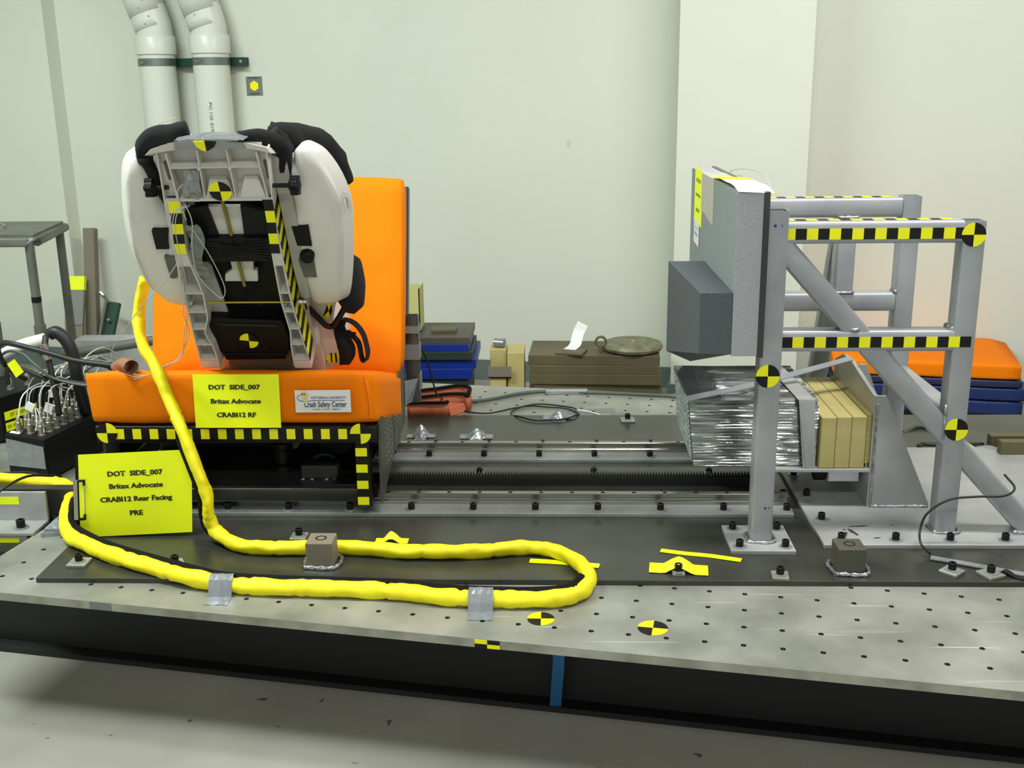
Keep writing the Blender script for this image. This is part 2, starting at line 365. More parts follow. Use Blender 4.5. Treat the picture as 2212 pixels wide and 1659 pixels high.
part('threaded_holes', bh, ['hole', 'nickel'], tb)['kind'] = 'stuff'
for p in NEAR:
    o = bpy.data.objects.new('threaded_hole', HM); COL.objects.link(o); o.parent = tb; o.location = p-ORG[tb.name]
bm = B(); out = [(XL, -1), (XR, -1), (XR, 20.5), (5.02, 20.5), (5.02, 23.75), (XL, 23.75)]
for (a, b_) in zip(out, out[1:]+out[:1]):
    quad(bm, [tab(*a, 0), tab(*b_, 0), tab(*b_, -.019), tab(*a, -.019)])
quad(bm, [tab(*q, -.019) for q in out[::-1]][:6]); quad(bm, [tab(*q, -.0125) for q in out])
part('plate_edge', bm, 'aluedge', tb)
bm = B()
for y0, y1 in ((2.6, 2.8), (20.8, 21.0)):
    XB = XL-8
    for (ya, yb, za, zb) in ((y0, y1, -.288, -.031), (y0-.5, y1+.5, -.3, -.286), (y0-.5, y1+.5, -.033, -.0195)):
        hexa(bm, [tab(XB, ya, za), tab(XR-1, ya, za), tab(XR-1, yb, za), tab(XB, yb, za), tab(XB, ya, zb), tab(XR-1, ya, zb), tab(XR-1, yb, zb), tab(XB, yb, zb)])
for x in (-20, -8, 3, 12): 
    hexa(bm, [tab(x, 2.8, -.28), tab(x+1.5, 2.8, -.28), tab(x+1.5, 20.8, -.28), tab(x, 20.8, -.28), tab(x, 2.8, -.03), tab(x+1.5, 2.8, -.03), tab(x+1.5, 20.8, -.03), tab(x, 20.8, -.03)])
part('support_beam', bm, 'dk', tb)
ext, eyt = tab(1, 0)-tab(0, 0), tab(0, 1)-tab(0, 0)
target('target_sticker', V((-.031, 2.042, .0002)), (1, 0, 0), (0, 1, 0), .0285, tb); target('target_sticker', V((.199, 2.005, .0002)), ext, eyt, .031, tb)
e0 = tab(-6.97, -1.0, 0); n_ = -eyt.normalized(); ex_ = ext.normalized()
bm = B()
for k in range(2):
    for q in range(2):
        a = e0+n_*.0004+ex_*(.026*k)+V((0, 0, -.001-.009*q)); prism(bm, [a, a+ex_*.026, a+ex_*.026-V((0, 0, .009)), a-V((0, 0, .009))], n_*.0006, mi=(k+q) % 2)
part('edge_target_sticker', bm, ['yel', 'blkp'], tb)
bm = B()
for xu in (-18.4,):
    a = tab(xu, -1.0, 0)+n_*.0004; prism(bm, [a, a+ex_*.052, a+ex_*.052-V((0, 0, .018)), a-V((0, 0, .018))], n_*.0006)
part('edge_tape', bm, 'ductd', tb)
bm = B(); p = tab(-5.3, 2.05, -.02)
ribbon(bm, [p, p+V((.004, -.02, -.12)), p+V((0, -.012, -.2)), p+V((-.004, .01, -.27))], .026, .002, side=ext)
single('blue_strap', bm, 'bluest', 'blue webbing strap hanging under the front edge of the table plate', 'strap')
# low side deck at the left carrying the recorder boxes
sd = thing('side_deck', 'low grey aluminium deck left of the main table under the recorder boxes', 'deck', (-1.75, 3.3, FZ))
bm = box(B(), (-2.35, 2.66, -.05), (-1.36, 4.25, -.02), .003); part('deck_plate', bm, 'alu', sd)
bm = B()
for x in (-2.2, -1.5):
    for y in (2.85, 4.0): box(bm, (x-.03, y-.03, FZ), (x+.03, y+.03, -.05))
part('deck_legs', bm, 'dk', sd)

# ------------------------------------------------------------------ steel base plate with clamps
PT = .0127
pl = thing('steel_base_plate', 'dark rolled steel base plate lying on the aluminium table under the rails', 'steel plate', (0.4, 2.8, 0))
part('plate', hexa(B(), [(-1.182, 2.20, 0), (2.6, 2.206, 0), (2.6, 3.467, 0), (-1.20, 3.467, 0), (-1.182, 2.20, PT), (2.6, 2.206, PT), (2.6, 3.467, PT), (-1.20, 3.467, PT)], .0015), 'steel', pl)
def clamp(x, y, s=.042, rz=0., m='alu'):
    bm = box(B(), (x-s/2, y-s/2, PT), (x+s/2, y+s/2, PT+.007), .001, 1, R=Matrix.Rotation(rz, 3, 'Z')); w = part('clamp_washer', bm, m, pl)
    bolt(w, (x, y, PT+.007))
for c in ((-1.113, 2.275, .045, 0), (-.884, 2.27, .04, .5), (-.63, 2.43, .04, 0), (.500, 2.222, .037, -.1), (.887, 2.249, .042, .75), (.967, 2.235, .045, .4), (.238, 3.40, .045, 0.05), (.276, 2.236, .028, 0)): clamp(*c)
for k, (x0, w) in enumerate(((-.573, .062), (.629, .062))):
    y0 = 2.256 if k == 0 else 2.234
    wb = part('welded_lug', box(B(), (x0, y0, PT), (x0+w, y0+w, PT+.062), .002), 'blkpl' if k else 'tgrey', pl)
    lathe_b = lathe(B(), (x0+w/2, y0+w/2, PT+.0615), (0, 0, 1), [(.013, 0), (.013, .0012), (.010, .0012), (.007, -.004)], 16); part('lug_hole', lathe_b, 'black', wb)
    pts = [(x0-.004, y0-.004, PT+.004), (x0+w+.004, y0-.004, PT+.004), (x0+w+.004, y0+w, PT+.004), (x0-.004, y0+w, PT+.004), (x0-.004, y0-.004, PT+.004)]
    part('weld_bead', tube(B(), pts, lambda t: .005+.0015*math.sin(t*120), 8, 8), 'weld', wb, smooth=True)
def tented_tape(name, x, y, s, h, m, lab, cross=True, cat='tape', rz=0.):
    """square tape pressed over a bolt head: a tent with flat wings"""
    bm = B(); n = 14; R = Matrix.Rotation(rz, 3, 'Z')
    for (wx, wy) in ((s, s*.42), (s*.42, s)) if cross else ((s, s*.4),):
        g = []
        for i in range(n+1):
            row = []
            for j in range(n+1):
                a, b_ = (i/n-.5)*wx*2, (j/n-.5)*wy*2; d = math.hypot(a, b_); z = h*max(0, 1-(d/(s*.62))**1.3)
                z += .0018*noise.noise(V((a*160+x*50, b_*160, 3)))*(1 if d < s*.8 else .2)
                q = R@V((a, b_, 0)); row.append(bm.verts.new((x+q.x, y+q.y, PT+.0015+max(z, 0)+(.0006 if wx > wy else 0))))
            g.append(row)
        for i in range(n):
            for j in range(n): bm.faces.new([g[i][j], g[i+1][j], g[i+1][j+1], g[i][j+1]])
    return single(name, bm, m, lab, cat)
tented_tape('silver_tape_patch', -.249, 3.23, .052, .030, 'duct', 'crinkled silver tape cross over a bolt nearest the rear rail')
tented_tape('silver_tape_patch', .012, 3.435, .052, .028, 'duct', 'crinkled silver tape cross inside the loop of thin black cable')
tented_tape('silver_tape_patch', -.425, 3.235, .045, .04, 'duct', 'peaked silver tape beside the perforated bench side panel')
tented_tape('yellow_tape_patch', -.398, 2.41, .040, .026, 'tapey', 'yellow tape humped over a bolt just behind the yellow sleeve', False)
tented_tape('yellow_tape_patch', .279, 2.258, .066, .031, 'tapey', 'yellow tape strip draped over a bolt on the dark plate', False, rz=-.12)
bm = B(); ribbon(bm, [(.248, 2.360, PT+.0022), (.30, 2.345, PT+.0016), (.36, 2.330, PT+.002), (.428, 2.305, PT+.0025)], .019, .0012, side=(0, 1, 0)); single('yellow_tape_strip', bm, 'tapey', 'flat torn strip of yellow tape lying left of the single post base', 'tape')
bm = B(); ribbon(bm, [(-.06, 2.30, PT+.0016), (.02, 2.29, PT+.0016), (.10, 2.272, PT+.002)], .022, .001, side=(0, 1, 0)); single('yellow_tape_strip', bm, 'tapey', 'yellow tape end sticking out beyond the far turn of the yellow sleeve', 'tape')
# pieces of grey tape on the far aluminium
for q, (x, y, a, w, h) in enumerate(((.09, 3.52, .2, .10, .05), (.16, 3.56, .1, .09, .05), (.21, 3.49, -.1, .05, .09))):
    single('grey_tape_piece', box(B(), (x-w/2, y-h/2, .0002 if y > 3.47 else PT), (x+w/2, y+h/2, (.0002 if y > 3.47 else PT)+.0008), R=Matrix.Rotation(a, 3, 'Z')), 'ductd', ('flat grey tape piece left of the far clamp on the table', 'flat grey tape piece right of the cable tip on the table', 'flat grey tape piece lapping the far edge of the dark plate')[q], 'tape')

# ------------------------------------------------------------------ linear rails and rack
BT = PT+.010
_hb = lathe(B(), (0, 0, 0), (0, 0, 1), [(.0055, 0), (.0055, .0006), (.004, .0006), (.004, .0001)], 12); _hm = bpy.data.meshes.new('counterbore'); _hb.to_mesh(_hm); _hb.free(); _hm.materials.append(M['black'])
def rail(y0, lab, xs):
    t = thing('linear_rail', lab, 'rail', (-.26, y0, PT), 'ground guide rails of the sled')
    part('base_strip', box(B(), (-1.13, y0-.073, PT), (.605, y0+.075, BT), .0012), 'strip', t)
    prof = [(-.0105, 0), (.0105, 0), (.0105, .009), (.007, .0125), (.007, .0175), (.0105, .021), (.0105, .0285), (.009, .030), (-.009, .030), (-.0105, .0285), (-.0105, .021), (-.007, .0175), (-.007, .0125), (-.0105, .009)]
    prof = [(a*1.0, b_) for a, b_ in prof]
    bm = B(); sweep(bm, [(-1.12, y0, BT), (.600, y0, BT)], lambda i, q: prof, up=V((0, 0, 1))); rl = part('rail_bar', bm, 'rail', t)
    for x in xs:
        bolt(t, (x, y0-.047, BT)); bolt(t, (x+.01, y0+.05, BT))
    x = -.46+.02
    while x < .59:
        o = bpy.data.objects.new('counterbore', _hm); COL.objects.link(o); o.parent = rl; o.location = V((x, y0, BT+.0300))-ORG[rl.name]; x += .0805
rail(2.641, 'front ground steel guide rail on its bolted base strip', [-1.016+.1607*k for k in range(11)])
rail(3.06, 'rear ground steel guide rail on its bolted base strip', [-1.026+.163*k for k in range(10)])
t = thing('gear_rack', 'long toothed dark steel rack between the two guide rails', 'rack', (-.2, 2.82, PT))
part('rack_bar', box(B(), (-1.1, 2.795, PT), (.60, 2.835, .034)), 'dk', t)
bm = B(); x = -1.1
while x < .595:
    prism(bm, [(x+.0006, 2.795, .034), (x+.0074, 2.795, .034), (x+.0048, 2.795, .043), (x+.0032, 2.795, .043)], (0, .040, 0)); x += .0081
part('teeth', bm, 'rack', t)['kind'] = 'stuff'
part('rack_seat', box(B(), (-1.1, 2.835, PT), (.60, 2.925, .022)), 'steel', t)
for x in (-.9, -.55, -.214, .108, .43): bolt(t, (x, 2.865, .022))
# ------------------------------------------------------------------ seat bench
FY = 2.56
bn = thing('test_bench', 'black steel bench frame on the rails carrying the orange cushions', 'bench', (-.81, 2.8, PT))
bm = sqtube(B(), (-1.166, FY+.023, .237), (-.448, FY+.023, .237), .046, .046, (0, 0, 1), rad=.005); part('front_top_tube', bm, 'black', bn, smooth=True)
bm = sqtube(B(), (-.488, FY+.02, .046), (-.488, FY+.02, .216), .038, .038, (0, 1, 0), rad=.005); part('leg', bm, 'black', bn, smooth=True)
bm = sqtube(B(), (-1.13, FY+.02, .046), (-1.13, FY+.02, .216), .038, .038, (0, 1, 0), rad=.005); part('leg', bm, 'black', bn, smooth=True)
part('lower_tube', sqtube(B(), (-1.15, FY+.045, .064), (-.507, FY+.045, .064), .038, .038, (0, 0, 1), rad=.005), 'steel', bn, smooth=True)
part('carriage_block', box(B(), (-.58, 2.60, .052), (-.46, 2.69, .09), .003), 'black', bn); part('carriage_block', box(B(), (-1.14, 2.60, .053), (-1.0, 2.69, .09), .003), 'black', bn)
part('carriage_block', box(B(), (-.56, 3.02, .052), (-.47, 3.10, .09), .003), 'black', bn)
part('rear_panel', box(B(), (-1.15, 2.93, .06), (-.46, 2.945, .26)), 'dk', bn)
part('seat_pan', hexa(B(), [(-1.16, 2.62, .240), (-.45, 2.62, .240), (-.45, 2.98, .150), (-1.16, 2.98, .150), (-1.16, 2.62, .246), (-.45, 2.62, .246), (-.45, 2.98, .156), (-1.16, 2.98, .156)]), 'dk', bn)
part('left_side_panel', prism(B(), [(-1.17, 2.60, .262), (-1.17, 2.98, .29), (-1.17, 2.98, .127), (-1.17, 2.78, .112), (-1.17, 2.60, .08)], (.006, 0, 0)), 'steel', bn)
sp = part('side_panel', prism(B(), [(-.449, 2.585, .270), (-.449, 2.976, .300), (-.449, 3.04, .43), (-.449, 3.06, .43), (-.449, 3.03, .127), (-.449, 2.776, .108), (-.449, 2.57, .05)], (.006, 0, 0)), 'blkpl', bn)
bm = B()
for i in range(7):
    for j in range(8):
        for (y, z) in ((2.66+.042*i+.006*(j % 4), .125+.0215*j-.004*i),):
            if z > .105 and z < .275+.07*(y-2.585) and y < 2.97 and abs(y-2.80) > .02: box(bm, (-.4430, y-.0028, z-.0028), (-.4422, y+.0028, z+.0028))
            y2, z2 = y+.014, z+.006
            if z2 < .27+.07*(y2-2.585) and y2 < 2.97 and abs(y2-2.80) > .02: box(bm, (-.4430, y2-.0028, z2-.0028), (-.4422, y2+.0028, z2+.0028))
q = part('perforations', bm, 'strip', sp); q['kind'] = 'stuff'
part('panel_seam', box(B(), (-.4432, 2.80, .115), (-.4422, 2.806, .285)), 'green', sp)
part('back_post', sqtube(B(), (-.425, 3.10, .17), (-.425, 3.12, .43), .040, .040, (0, 1, 0)), 'steel', bn, smooth=True)
part('back_post', sqtube(B(), (-.456, 3.12, .40), (-.456, 3.25, .79), .040, .040, (0, 1, 0)), 'steel', bn, smooth=True)
part('back_post', sqtube(B(), (-1.12, 3.09, .09), (-1.12, 3.27, .80), .040, .040, (0, 1, 0)), 'steel', bn, smooth=True)
part('back_board', hexa(B(), [(-1.16, 3.055, .30), (-.45, 3.055, .30), (-.45, 3.07, .30), (-1.16, 3.07, .30), (-1.16, 3.235, .80), (-.45, 3.235, .80), (-.45, 3.25, .80), (-1.16, 3.25, .80)]), 'dk', bn)
for z0, z1 in ((.30, .345), (.205, .255), (.38, .40)):
    k = .02; k1 = .022
    bm = hexa(B(), [(-.4475, 3.067+k, z0), (-.4025, 3.067+k, z0), (-.4025, 3.113+k, z0), (-.4475, 3.113+k, z0), (-.4475, 3.067+k1, z1), (-.4025, 3.067+k1, z1), (-.4025, 3.113+k1, z1), (-.4475, 3.113+k1, z1)])
    part('tape_wrap', bm, 'ductd', bn)
part('tape_flag', hexa(B(), [(-.441, 3.02, .18), (-.425, 3.05, .18), (-.424, 3.055, .18), (-.441, 3.03, .18), (-.441, 3.03, .25), (-.405, 3.06, .25), (-.405, 3.065, .25), (-.441, 3.035, .25)]), 'duct', bn)
checker('checker_tape', (-1.137, FY-.0005, .226), (1, 0, 0), (0, 0, 1), (.0219, .0265), 29, 1, bn)
checker('checker_tape_upright', (-.505, FY-.0005, .202), (0, 0, -1), (1, 0, 0), (.0219, .029), 7, 0, bn)
target('target_sticker', (-1.1365, FY-.0018, .2425), (1, 0, 0), (0, 0, 1), .0265, bn, 1); target('target_sticker', (-.4895, FY-.0018, .2405), (1, 0, 0), (0, 0, 1), .0265, bn)
# mechanism seen inside the opening
br = part('pivot_bracket', prism(B(), [(-.755, 2.74, .14), (-.70, 2.74, .14), (-.672, 2.74, .185), (-.64, 2.74, .19), (-.56, 2.74, .215), (-.56, 2.74, .235), (-.66, 2.74, .235), (-.69, 2.74, .245), (-.735, 2.74, .19)], (0, .02, 0)), 'steel', bn)
part('pivot_pin', lathe(B(), (-.675, 2.742, .198), (0, -1, 0), [(.015, 0), (.015, .012), (.009, .012), (.009, .004)], 18), 'black', br)
part('hydraulic_foot', lathe(B(), (-.74, 2.74, .085), (0, 0, 1), [(.035, 0), (.035, .012), (.026, .02), (.026, .055), (.03, .06), (.03, .075), (.012, .08)], 18), 'black', bn, smooth=True)
lb = part('mounting_lug', box(B(), (-.672, 2.66, .083), (-.575, 2.70, .118), .002), 'steel', bn)
for x in (-.667, -.643, -.604, -.58): part('weld_dot', lathe(B(), (x, 2.655, .083), (0, 0, 1), [(.006, 0), (.005, .003), (.001, .004)], 8), 'weld', lb)
part('cross_shelf', box(B(), (-1.14, 2.62, .078), (-.507, 2.93, .083)), 'steel', bn)
part('rear_bar', box(B(), (-1.0, 2.90, .175), (-.72, 2.91, .182)), 'strip', bn)
part('wheel', lathe(B(), (-.60, 2.78, .165), (0, 1, 0), [(.055, 0), (.062, .01), (.062, .03), (.055, .04)], 24), 'blk', bn, smooth=True)
part('green_wire', tube(B(), [(-.65, 2.72, .12), (-.62, 2.72, .13), (-.59, 2.71, .125)], .004, 6), 'green', bn)

def cushion(name, p, rad, lab, wob=.004):
    bm = hexa(B(), p)
    bmesh.ops.subdivide_edges(bm, edges=bm.edges[:], cuts=11, use_grid_fill=True)
    # round the box: project towards a rounded box in local coordinates
    P = [V(q) for q in p]; c = sum(P, V())/8
    ax = [(P[1]-P[0]), (P[3]-P[0]), (P[4]-P[0])]; L = [a.length for a in ax]; A = [a.normalized() for a in ax]; O = P[0]
    # parametric (affine) coordinates
    Mx = Matrix((ax[0], ax[1], ax[2])).transposed().inverted()
    for v in bm.verts:
        t = Mx@(v.co-O); l = [t[i]*L[i] for i in range(3)]; cl = [min(max(l[i], rad), L[i]-rad) for i in range(3)]
        d = V([l[i]-cl[i] for i in range(3)])
        if d.length > 1e-6:
            nz = sum(1 for x in d if abs(x) > 1e-6)
            if nz > 1: d = d.normalized()*rad*1.0
        q = [cl[i]+d[i] for i in range(3)]
        mid = [abs(t[i]-.5)*2 for i in range(3)]
        for i in range(3):
            if mid[i] > .999: 
                j, k = (i+1) % 3, (i+2) % 3; q[i] += math.copysign(wob*max(0, (1-mid[j]**2))*max(0, (1-mid[k]**2)), t[i]-.5)+.0022*noise.noise(V(l)*11)
        v.co = O+sum((A[i]*q[i] for i in range(3)), V())
    return bm
sc = thing('seat_cushion', 'thick orange upholstered seat cushion on top of the black bench frame', 'cushion', (-.81, 2.77, .25))
part('cushion_cover', cushion('c', [(-1.176, 2.56, .266), (-.443, 2.56, .266), (-.443, 2.985, .150), (-1.176, 2.985, .150), (-1.182, 2.555, .406), (-.443, 2.555, .406), (-.443, 2.985, .292), (-1.176, 2.985, .292)], .017, ''), 'orange', sc, smooth=2)
bm = B(); ribbon(bm, [(-.468, 2.549, .392), (-.462, 2.546, .36), (-.458, 2.547, .32), (-.460, 2.549, .285)], .010, .005, side=(1, .5, 0)); part('corner_fold', bm, 'orange', sc, smooth=True)
tagp(single('back_cushion', cushion('b', [(-1.165, 2.952, .285), (-.440, 2.952, .285), (-.440, 3.040, .268), (-1.165, 3.040, .268), (-1.165, 3.138, .832), (-.440, 3.138, .832), (-.440, 3.226, .815), (-1.165, 3.226, .815)], .016, ''), 'orange', 'tall orange upholstered back cushion standing behind the child seat', 'cushion', smooth=2))
# signs on the cushion
def sheet(name, org, ex, ey, w, h, m, lab, cat, th=.0008, curl=0.):
    t = thing(name, lab, cat, org); ex, ey = V(ex).normalized(), V(ey).normalized(); n = ex.cross(ey)
    bm = B(); a = V(org); g = []
    for i in range(9):
        g.append([bm.verts.new(a+ex*w*i/8+ey*h*j+n*(curl*abs(i/8-.5)**2*4)) for j in (0, 1)])
    for i in range(8):
        bm.faces.new([g[i][0], g[i+1][0], g[i+1][1], g[i][1]])
    r = bmesh.ops.extrude_face_region(bm, geom=bm.faces[:]); bmesh.ops.translate(bm, verts=[v for v in r['geom'] if isinstance(v, bmesh.types.BMVert)], vec=-n*th)
    part('sheet', bm, m, t); return t
ez = V((.012, 0, 1)).normalized()
exs = V((1, 0, -.003)).normalized()
s1 = sheet('paper_sign', (-.901, 2.541, .262), V((1, 0, 0)), V((.002, .005, .14)), .216, .137, 'paper', 'yellow half-sheet sign pinned to the front of the orange seat cushion', 'sign')
ssx, ssy = V((1, 0, .0)), V((.002, .005, .14)).normalized()
for txt, zz in (('DOT  SIDE_007', .104), ('Britax Advocate', .068), ('CRABI12 RF', .033)):
    text('lettering', txt, V((-.901, 2.5405, .262))+ssx*(.103 if zz > .09 else .105)+ssy*zz, ssx, ssy, .0165, 'ink', s1, .024, 1.17)
cdn = sheet('logo_card', (-.6455, 2.5415, .3015), V((1, 0, .006)), V((.005, .003, 1)), .139, .057, 'white', 'small white logo card on the right of the orange cushion front', 'card')
cx, cy_ = V((1, 0, .006)).normalized(), V((.005, .003, 1)).normalized(); co = V((-.6455, 2.5410, .3015))
text('lettering', 'KETTERING UNIVERSITY', co+cx*.084+cy_*.0375, cx, cy_, .0082, 'navy', cdn, .015, .98)
text('lettering', 'Crash Safety Center', co+cx*.075+cy_*.020, cx, cy_, .0195, 'navy', cdn, .02, .66)
text('lettering', 'UNIVERSITY   INDUSTRY   COMMUNITY', co+cx*.078+cy_*.0075, cx, cy_, .0042, 'navy', cdn, .01, .95)
bm = B(); slab(bm, [co+cx*a+cy_*b_-V((0, .0004, 0)) for a, b_ in ((.018, .0125), (.125, .0118), (.125, .0126), (.018, .0133))], -V((0, 1, 0)), .0003); part('underline', bm, 'tan', cdn)
bm = B()
ribbon(bm, [co+cx*a+cy_*b_-V((0, .0006, 0)) for a, b_ in ((.026, .047), (.010, .044), (.006, .037), (.014, .030), (.03, .029), (.06, .031), (.125, .0305))], .0013, .0004, side=(0, .01, 1)); part('swoosh', bm, 'navy', cdn)
bm = B(); slab(bm, [co+cx*(a)+cy_*(b_)-V((0, .0008, 0)) for a, b_ in ((.016, .052), (.021, .055), (.029, .054), (.034, .048), (.034, .041), (.031, .037), (.033, .027), (.024, .024), (.022, .032), (.017, .040), (.014, .046))], -V((0, 1, 0)), .0003); hd = part('dummy_head_print', bm, 'tan', cdn)
bm = B()
for a in (.019, .0245): slab(bm, [co+cx*(a+.0022*math.cos(t))+cy_*(.0475+.0022*math.sin(t))-V((0, .0013, 0)) for t in [k*math.pi/4 for k in range(8)]], -V((0, 1, 0)), .0002)
part('eye_print', bm, 'navy', hd)

# ------------------------------------------------------------------ clipboard
cb = thing('clipboard', 'clipboard standing on the dark plate holding a yellow test sign', 'clipboard', (-1.04, 2.46, PT))
o = V((-1.178, 2.425, .0135)); ex = V((1, .06, .030)).normalized(); ey = V((.065, .06, 1)).normalized(); nn = ex.cross(ey)
prismpts = lambda w0, w1, h0, h1, d: [o+ex*w0+ey*h0+nn*d, o+ex*w1+ey*h0+nn*d, o+ex*w1+ey*h1+nn*d, o+ex*w0+ey*h1+nn*d]
part('board', prism(B(), prismpts(-.006, .276, -.002, .210, -.004), nn*.003, bev=.0008), 'blk', cb)
part('paper', prism(B(), prismpts(.003, .279, .001, .213, -.0004), nn*.0008), 'paper', cb)
for s_, hh, xx in (('DOT  SIDE_007', .160, .140), ('Britax Advocate', .128, .142), ('CRABI12 Rear Facing', .0945, .142), ('PRE', .058, .142)):
    text('lettering', s_, o+ex*xx+ey*hh+nn*.0006, ex, (ey-ex*ey.dot(ex)), .0175, 'ink', cb, .024, 1.15)
part('clip_plate', prism(B(), prismpts(-.010, .000, .048, .150, .0012), nn*.002), 'nickel', cb)
part('clip_wire', tube(B(), [o+ex*a+ey*b_+nn*.005 for a, b_ in ((.0, .150), (.016, .150), (.018, .140), (.018, .100), (.018, .058), (.016, .048), (.0, .048))], .0012, 6, 3), 'nickel', cb)
bm = B()
for hb in (.047, .147): 
    box(bm, (0, 0, 0), (.001, .001, .001))
    for w0, w1, h0, h1 in ((.002, .019, hb, hb+.005), (.014, .0195, hb-.002 if hb > .1 else hb, hb+.006 if hb > .1 else hb+.012)):
        prism(bm, prismpts(w0, w1, (h0-.006 if hb > .1 and w0 > .01 else h0), h1, .003), nn*.004)
bm2 = B(); bm.free()
for hb, s_ in ((.050, 1), (.148, -1)):
    prism(bm2, prismpts(.002, .0195, hb-.0025, hb+.0025, .003), nn*.004); prism(bm2, prismpts(.0145, .0195, min(hb, hb+s_*.012), max(hb, hb+s_*.012), .003), nn*.0041)
part('clip_grips', bm2, 'blk', cb)

# ------------------------------------------------------------------ yellow sleeve
H = [(-1.091,2.800,0.599),(-1.111,2.800,0.537),(-1.114,2.780,0.478),(-1.076,2.700,0.433),(-0.984,2.533,0.420),(-0.942,2.490,0.348),(-0.899,2.438,0.288),(-0.862,2.410,0.203),(-0.840,2.400,0.136),(-0.839,2.400,0.082),(-0.825,2.395,0.046),(-0.764,2.353,0.030),(-0.700,2.333,0.030),(-0.606,2.332,0.030),(-0.519,2.338,0.030),(-0.433,2.328,0.030),(-0.345,2.314,0.030),(-0.260,2.313,0.030),(-0.173,2.319,0.030),(-0.087,2.338,0.030),(-0.022,2.331,0.030),(0.037,2.282,0.030),(0.072,2.197,0.030),(0.062,2.143,0.022),(0.024,2.109,0.018),(-0.050,2.095,0.018),(-0.159,2.098,0.018),(-0.249,2.106,0.018),(-0.333,2.129,0.018),(-0.405,2.135,0.018),(-0.508,2.141,0.018),(-0.633,2.148,0.018),(-0.740,2.161,0.019),(-0.832,2.187,0.026),(-0.931,2.230,0.030),(-1.042,2.290,0.030),(-1.119,2.342,0.031),(-1.195,2.408,0.035),(-1.235,2.491,0.050),(-1.287,2.640,0.050),(-1.331,2.690,0.050),(-1.392,2.717,0.050),(-1.534,2.742,0.050),(-1.75,2.753,0.050)]
H = [V(p) for p in H]
P = smoothpts(H, 10)
def hr(i, q):
    p = P[i]; up = p.z > .08 and p.x > -1.15
    w = .0235 if up else .0182
    fold = .0012*math.sin(i*.7)+.0010*math.sin(i*.37+1)
    crease = .0030*max(0, noise.noise(V((i*.9, 0, 3)))-.12)*4
    pr = []
    for a in range(20):
        t = a*2*math.pi/20; r = w*(1+.11*noise.noise(V((i*.13, math.cos(t)*1.2, math.sin(t)*1.2)))+.06*noise.noise(V((i*.55, math.cos(t)*2.0, math.sin(t)*2.0+7))))+fold*math.cos(2*t+i*.15)-crease*(.5+.5*math.cos(t*2-1+i*.4))
        pr.append((r*math.cos(t)*1.04, r*math.sin(t)*(.92 if not up else .62)))
    return pr
hs = thing('yellow_cable_sleeve', 'long yellow cloth cable sleeve running down the bench and looping over the plate', 'cable sleeve', (-.1, 2.2, 0))
part('sleeve', sweep(B(), P, hr), 'hose', hs, smooth=2)
bm = B(); SP_ = []
for i, p in enumerate(P):
    d = (P[min(i+1, len(P)-1)]-P[max(i-1, 0)]).normalized()
    if 225 < i < 385: off = V((0, 0, .0140))+V((-d.y, d.x, 0))*-.0150
    elif 110 < i <= 225: off = V((0, 0, .004))+V((-d.y, d.x, 0))*.0
    else: continue
    SP_.append(p+off) if i > 225 else None
sweep(bm, SP_, lambda i, q: [(.0085, -.008), (.0085, .004), (0, .0088), (-.0085, .004), (-.0085, -.008)]); part('zip_edge', bm, 'seam', hs)
bm = B(); sweep(bm, [p+V((-.017, -.002, .0))  for p in P[62:104]], lambda i, q: [(.005, -.005), (.005, .005), (-.005, .005), (-.005, -.005)]); part('zip_edge', bm, 'seam', hs)
def band(name, x0, x1, y, z, w, lab):
    bm = B(); g = []
    prof = [(-.066, .001), (-.030, .0015), (-.0245, .018), (-.016, .036), (.0, .0425), (.016, .038), (.027, .026), (.036, .0145), (.052, .0138)]
    for i in range(9):
        x = x0+(x1-x0)*i/8; g.append([bm.verts.new((x+.002*noise.noise(V((i, j, 0))), y+a, z+b_+.0012*noise.noise(V((i*.9, j*.9, 5))))) for j, (a, b_) in enumerate(prof)])
    for i in range(8):
        for j in range(len(prof)-1): bm.faces.new([g[i][j], g[i+1][j], g[i+1][j+1], g[i][j+1]])
    return single(name, bm, 'duct', lab, 'tape')
band('silver_tape_strap', -.764, -.712, 2.161, .0, 0, 'silver tape strap holding the sleeve to the table, below the clipboard')
band('silver_tape_strap', -.186, -.133, 2.099, .0, 0, 'silver tape strap holding the sleeve near its far turn')
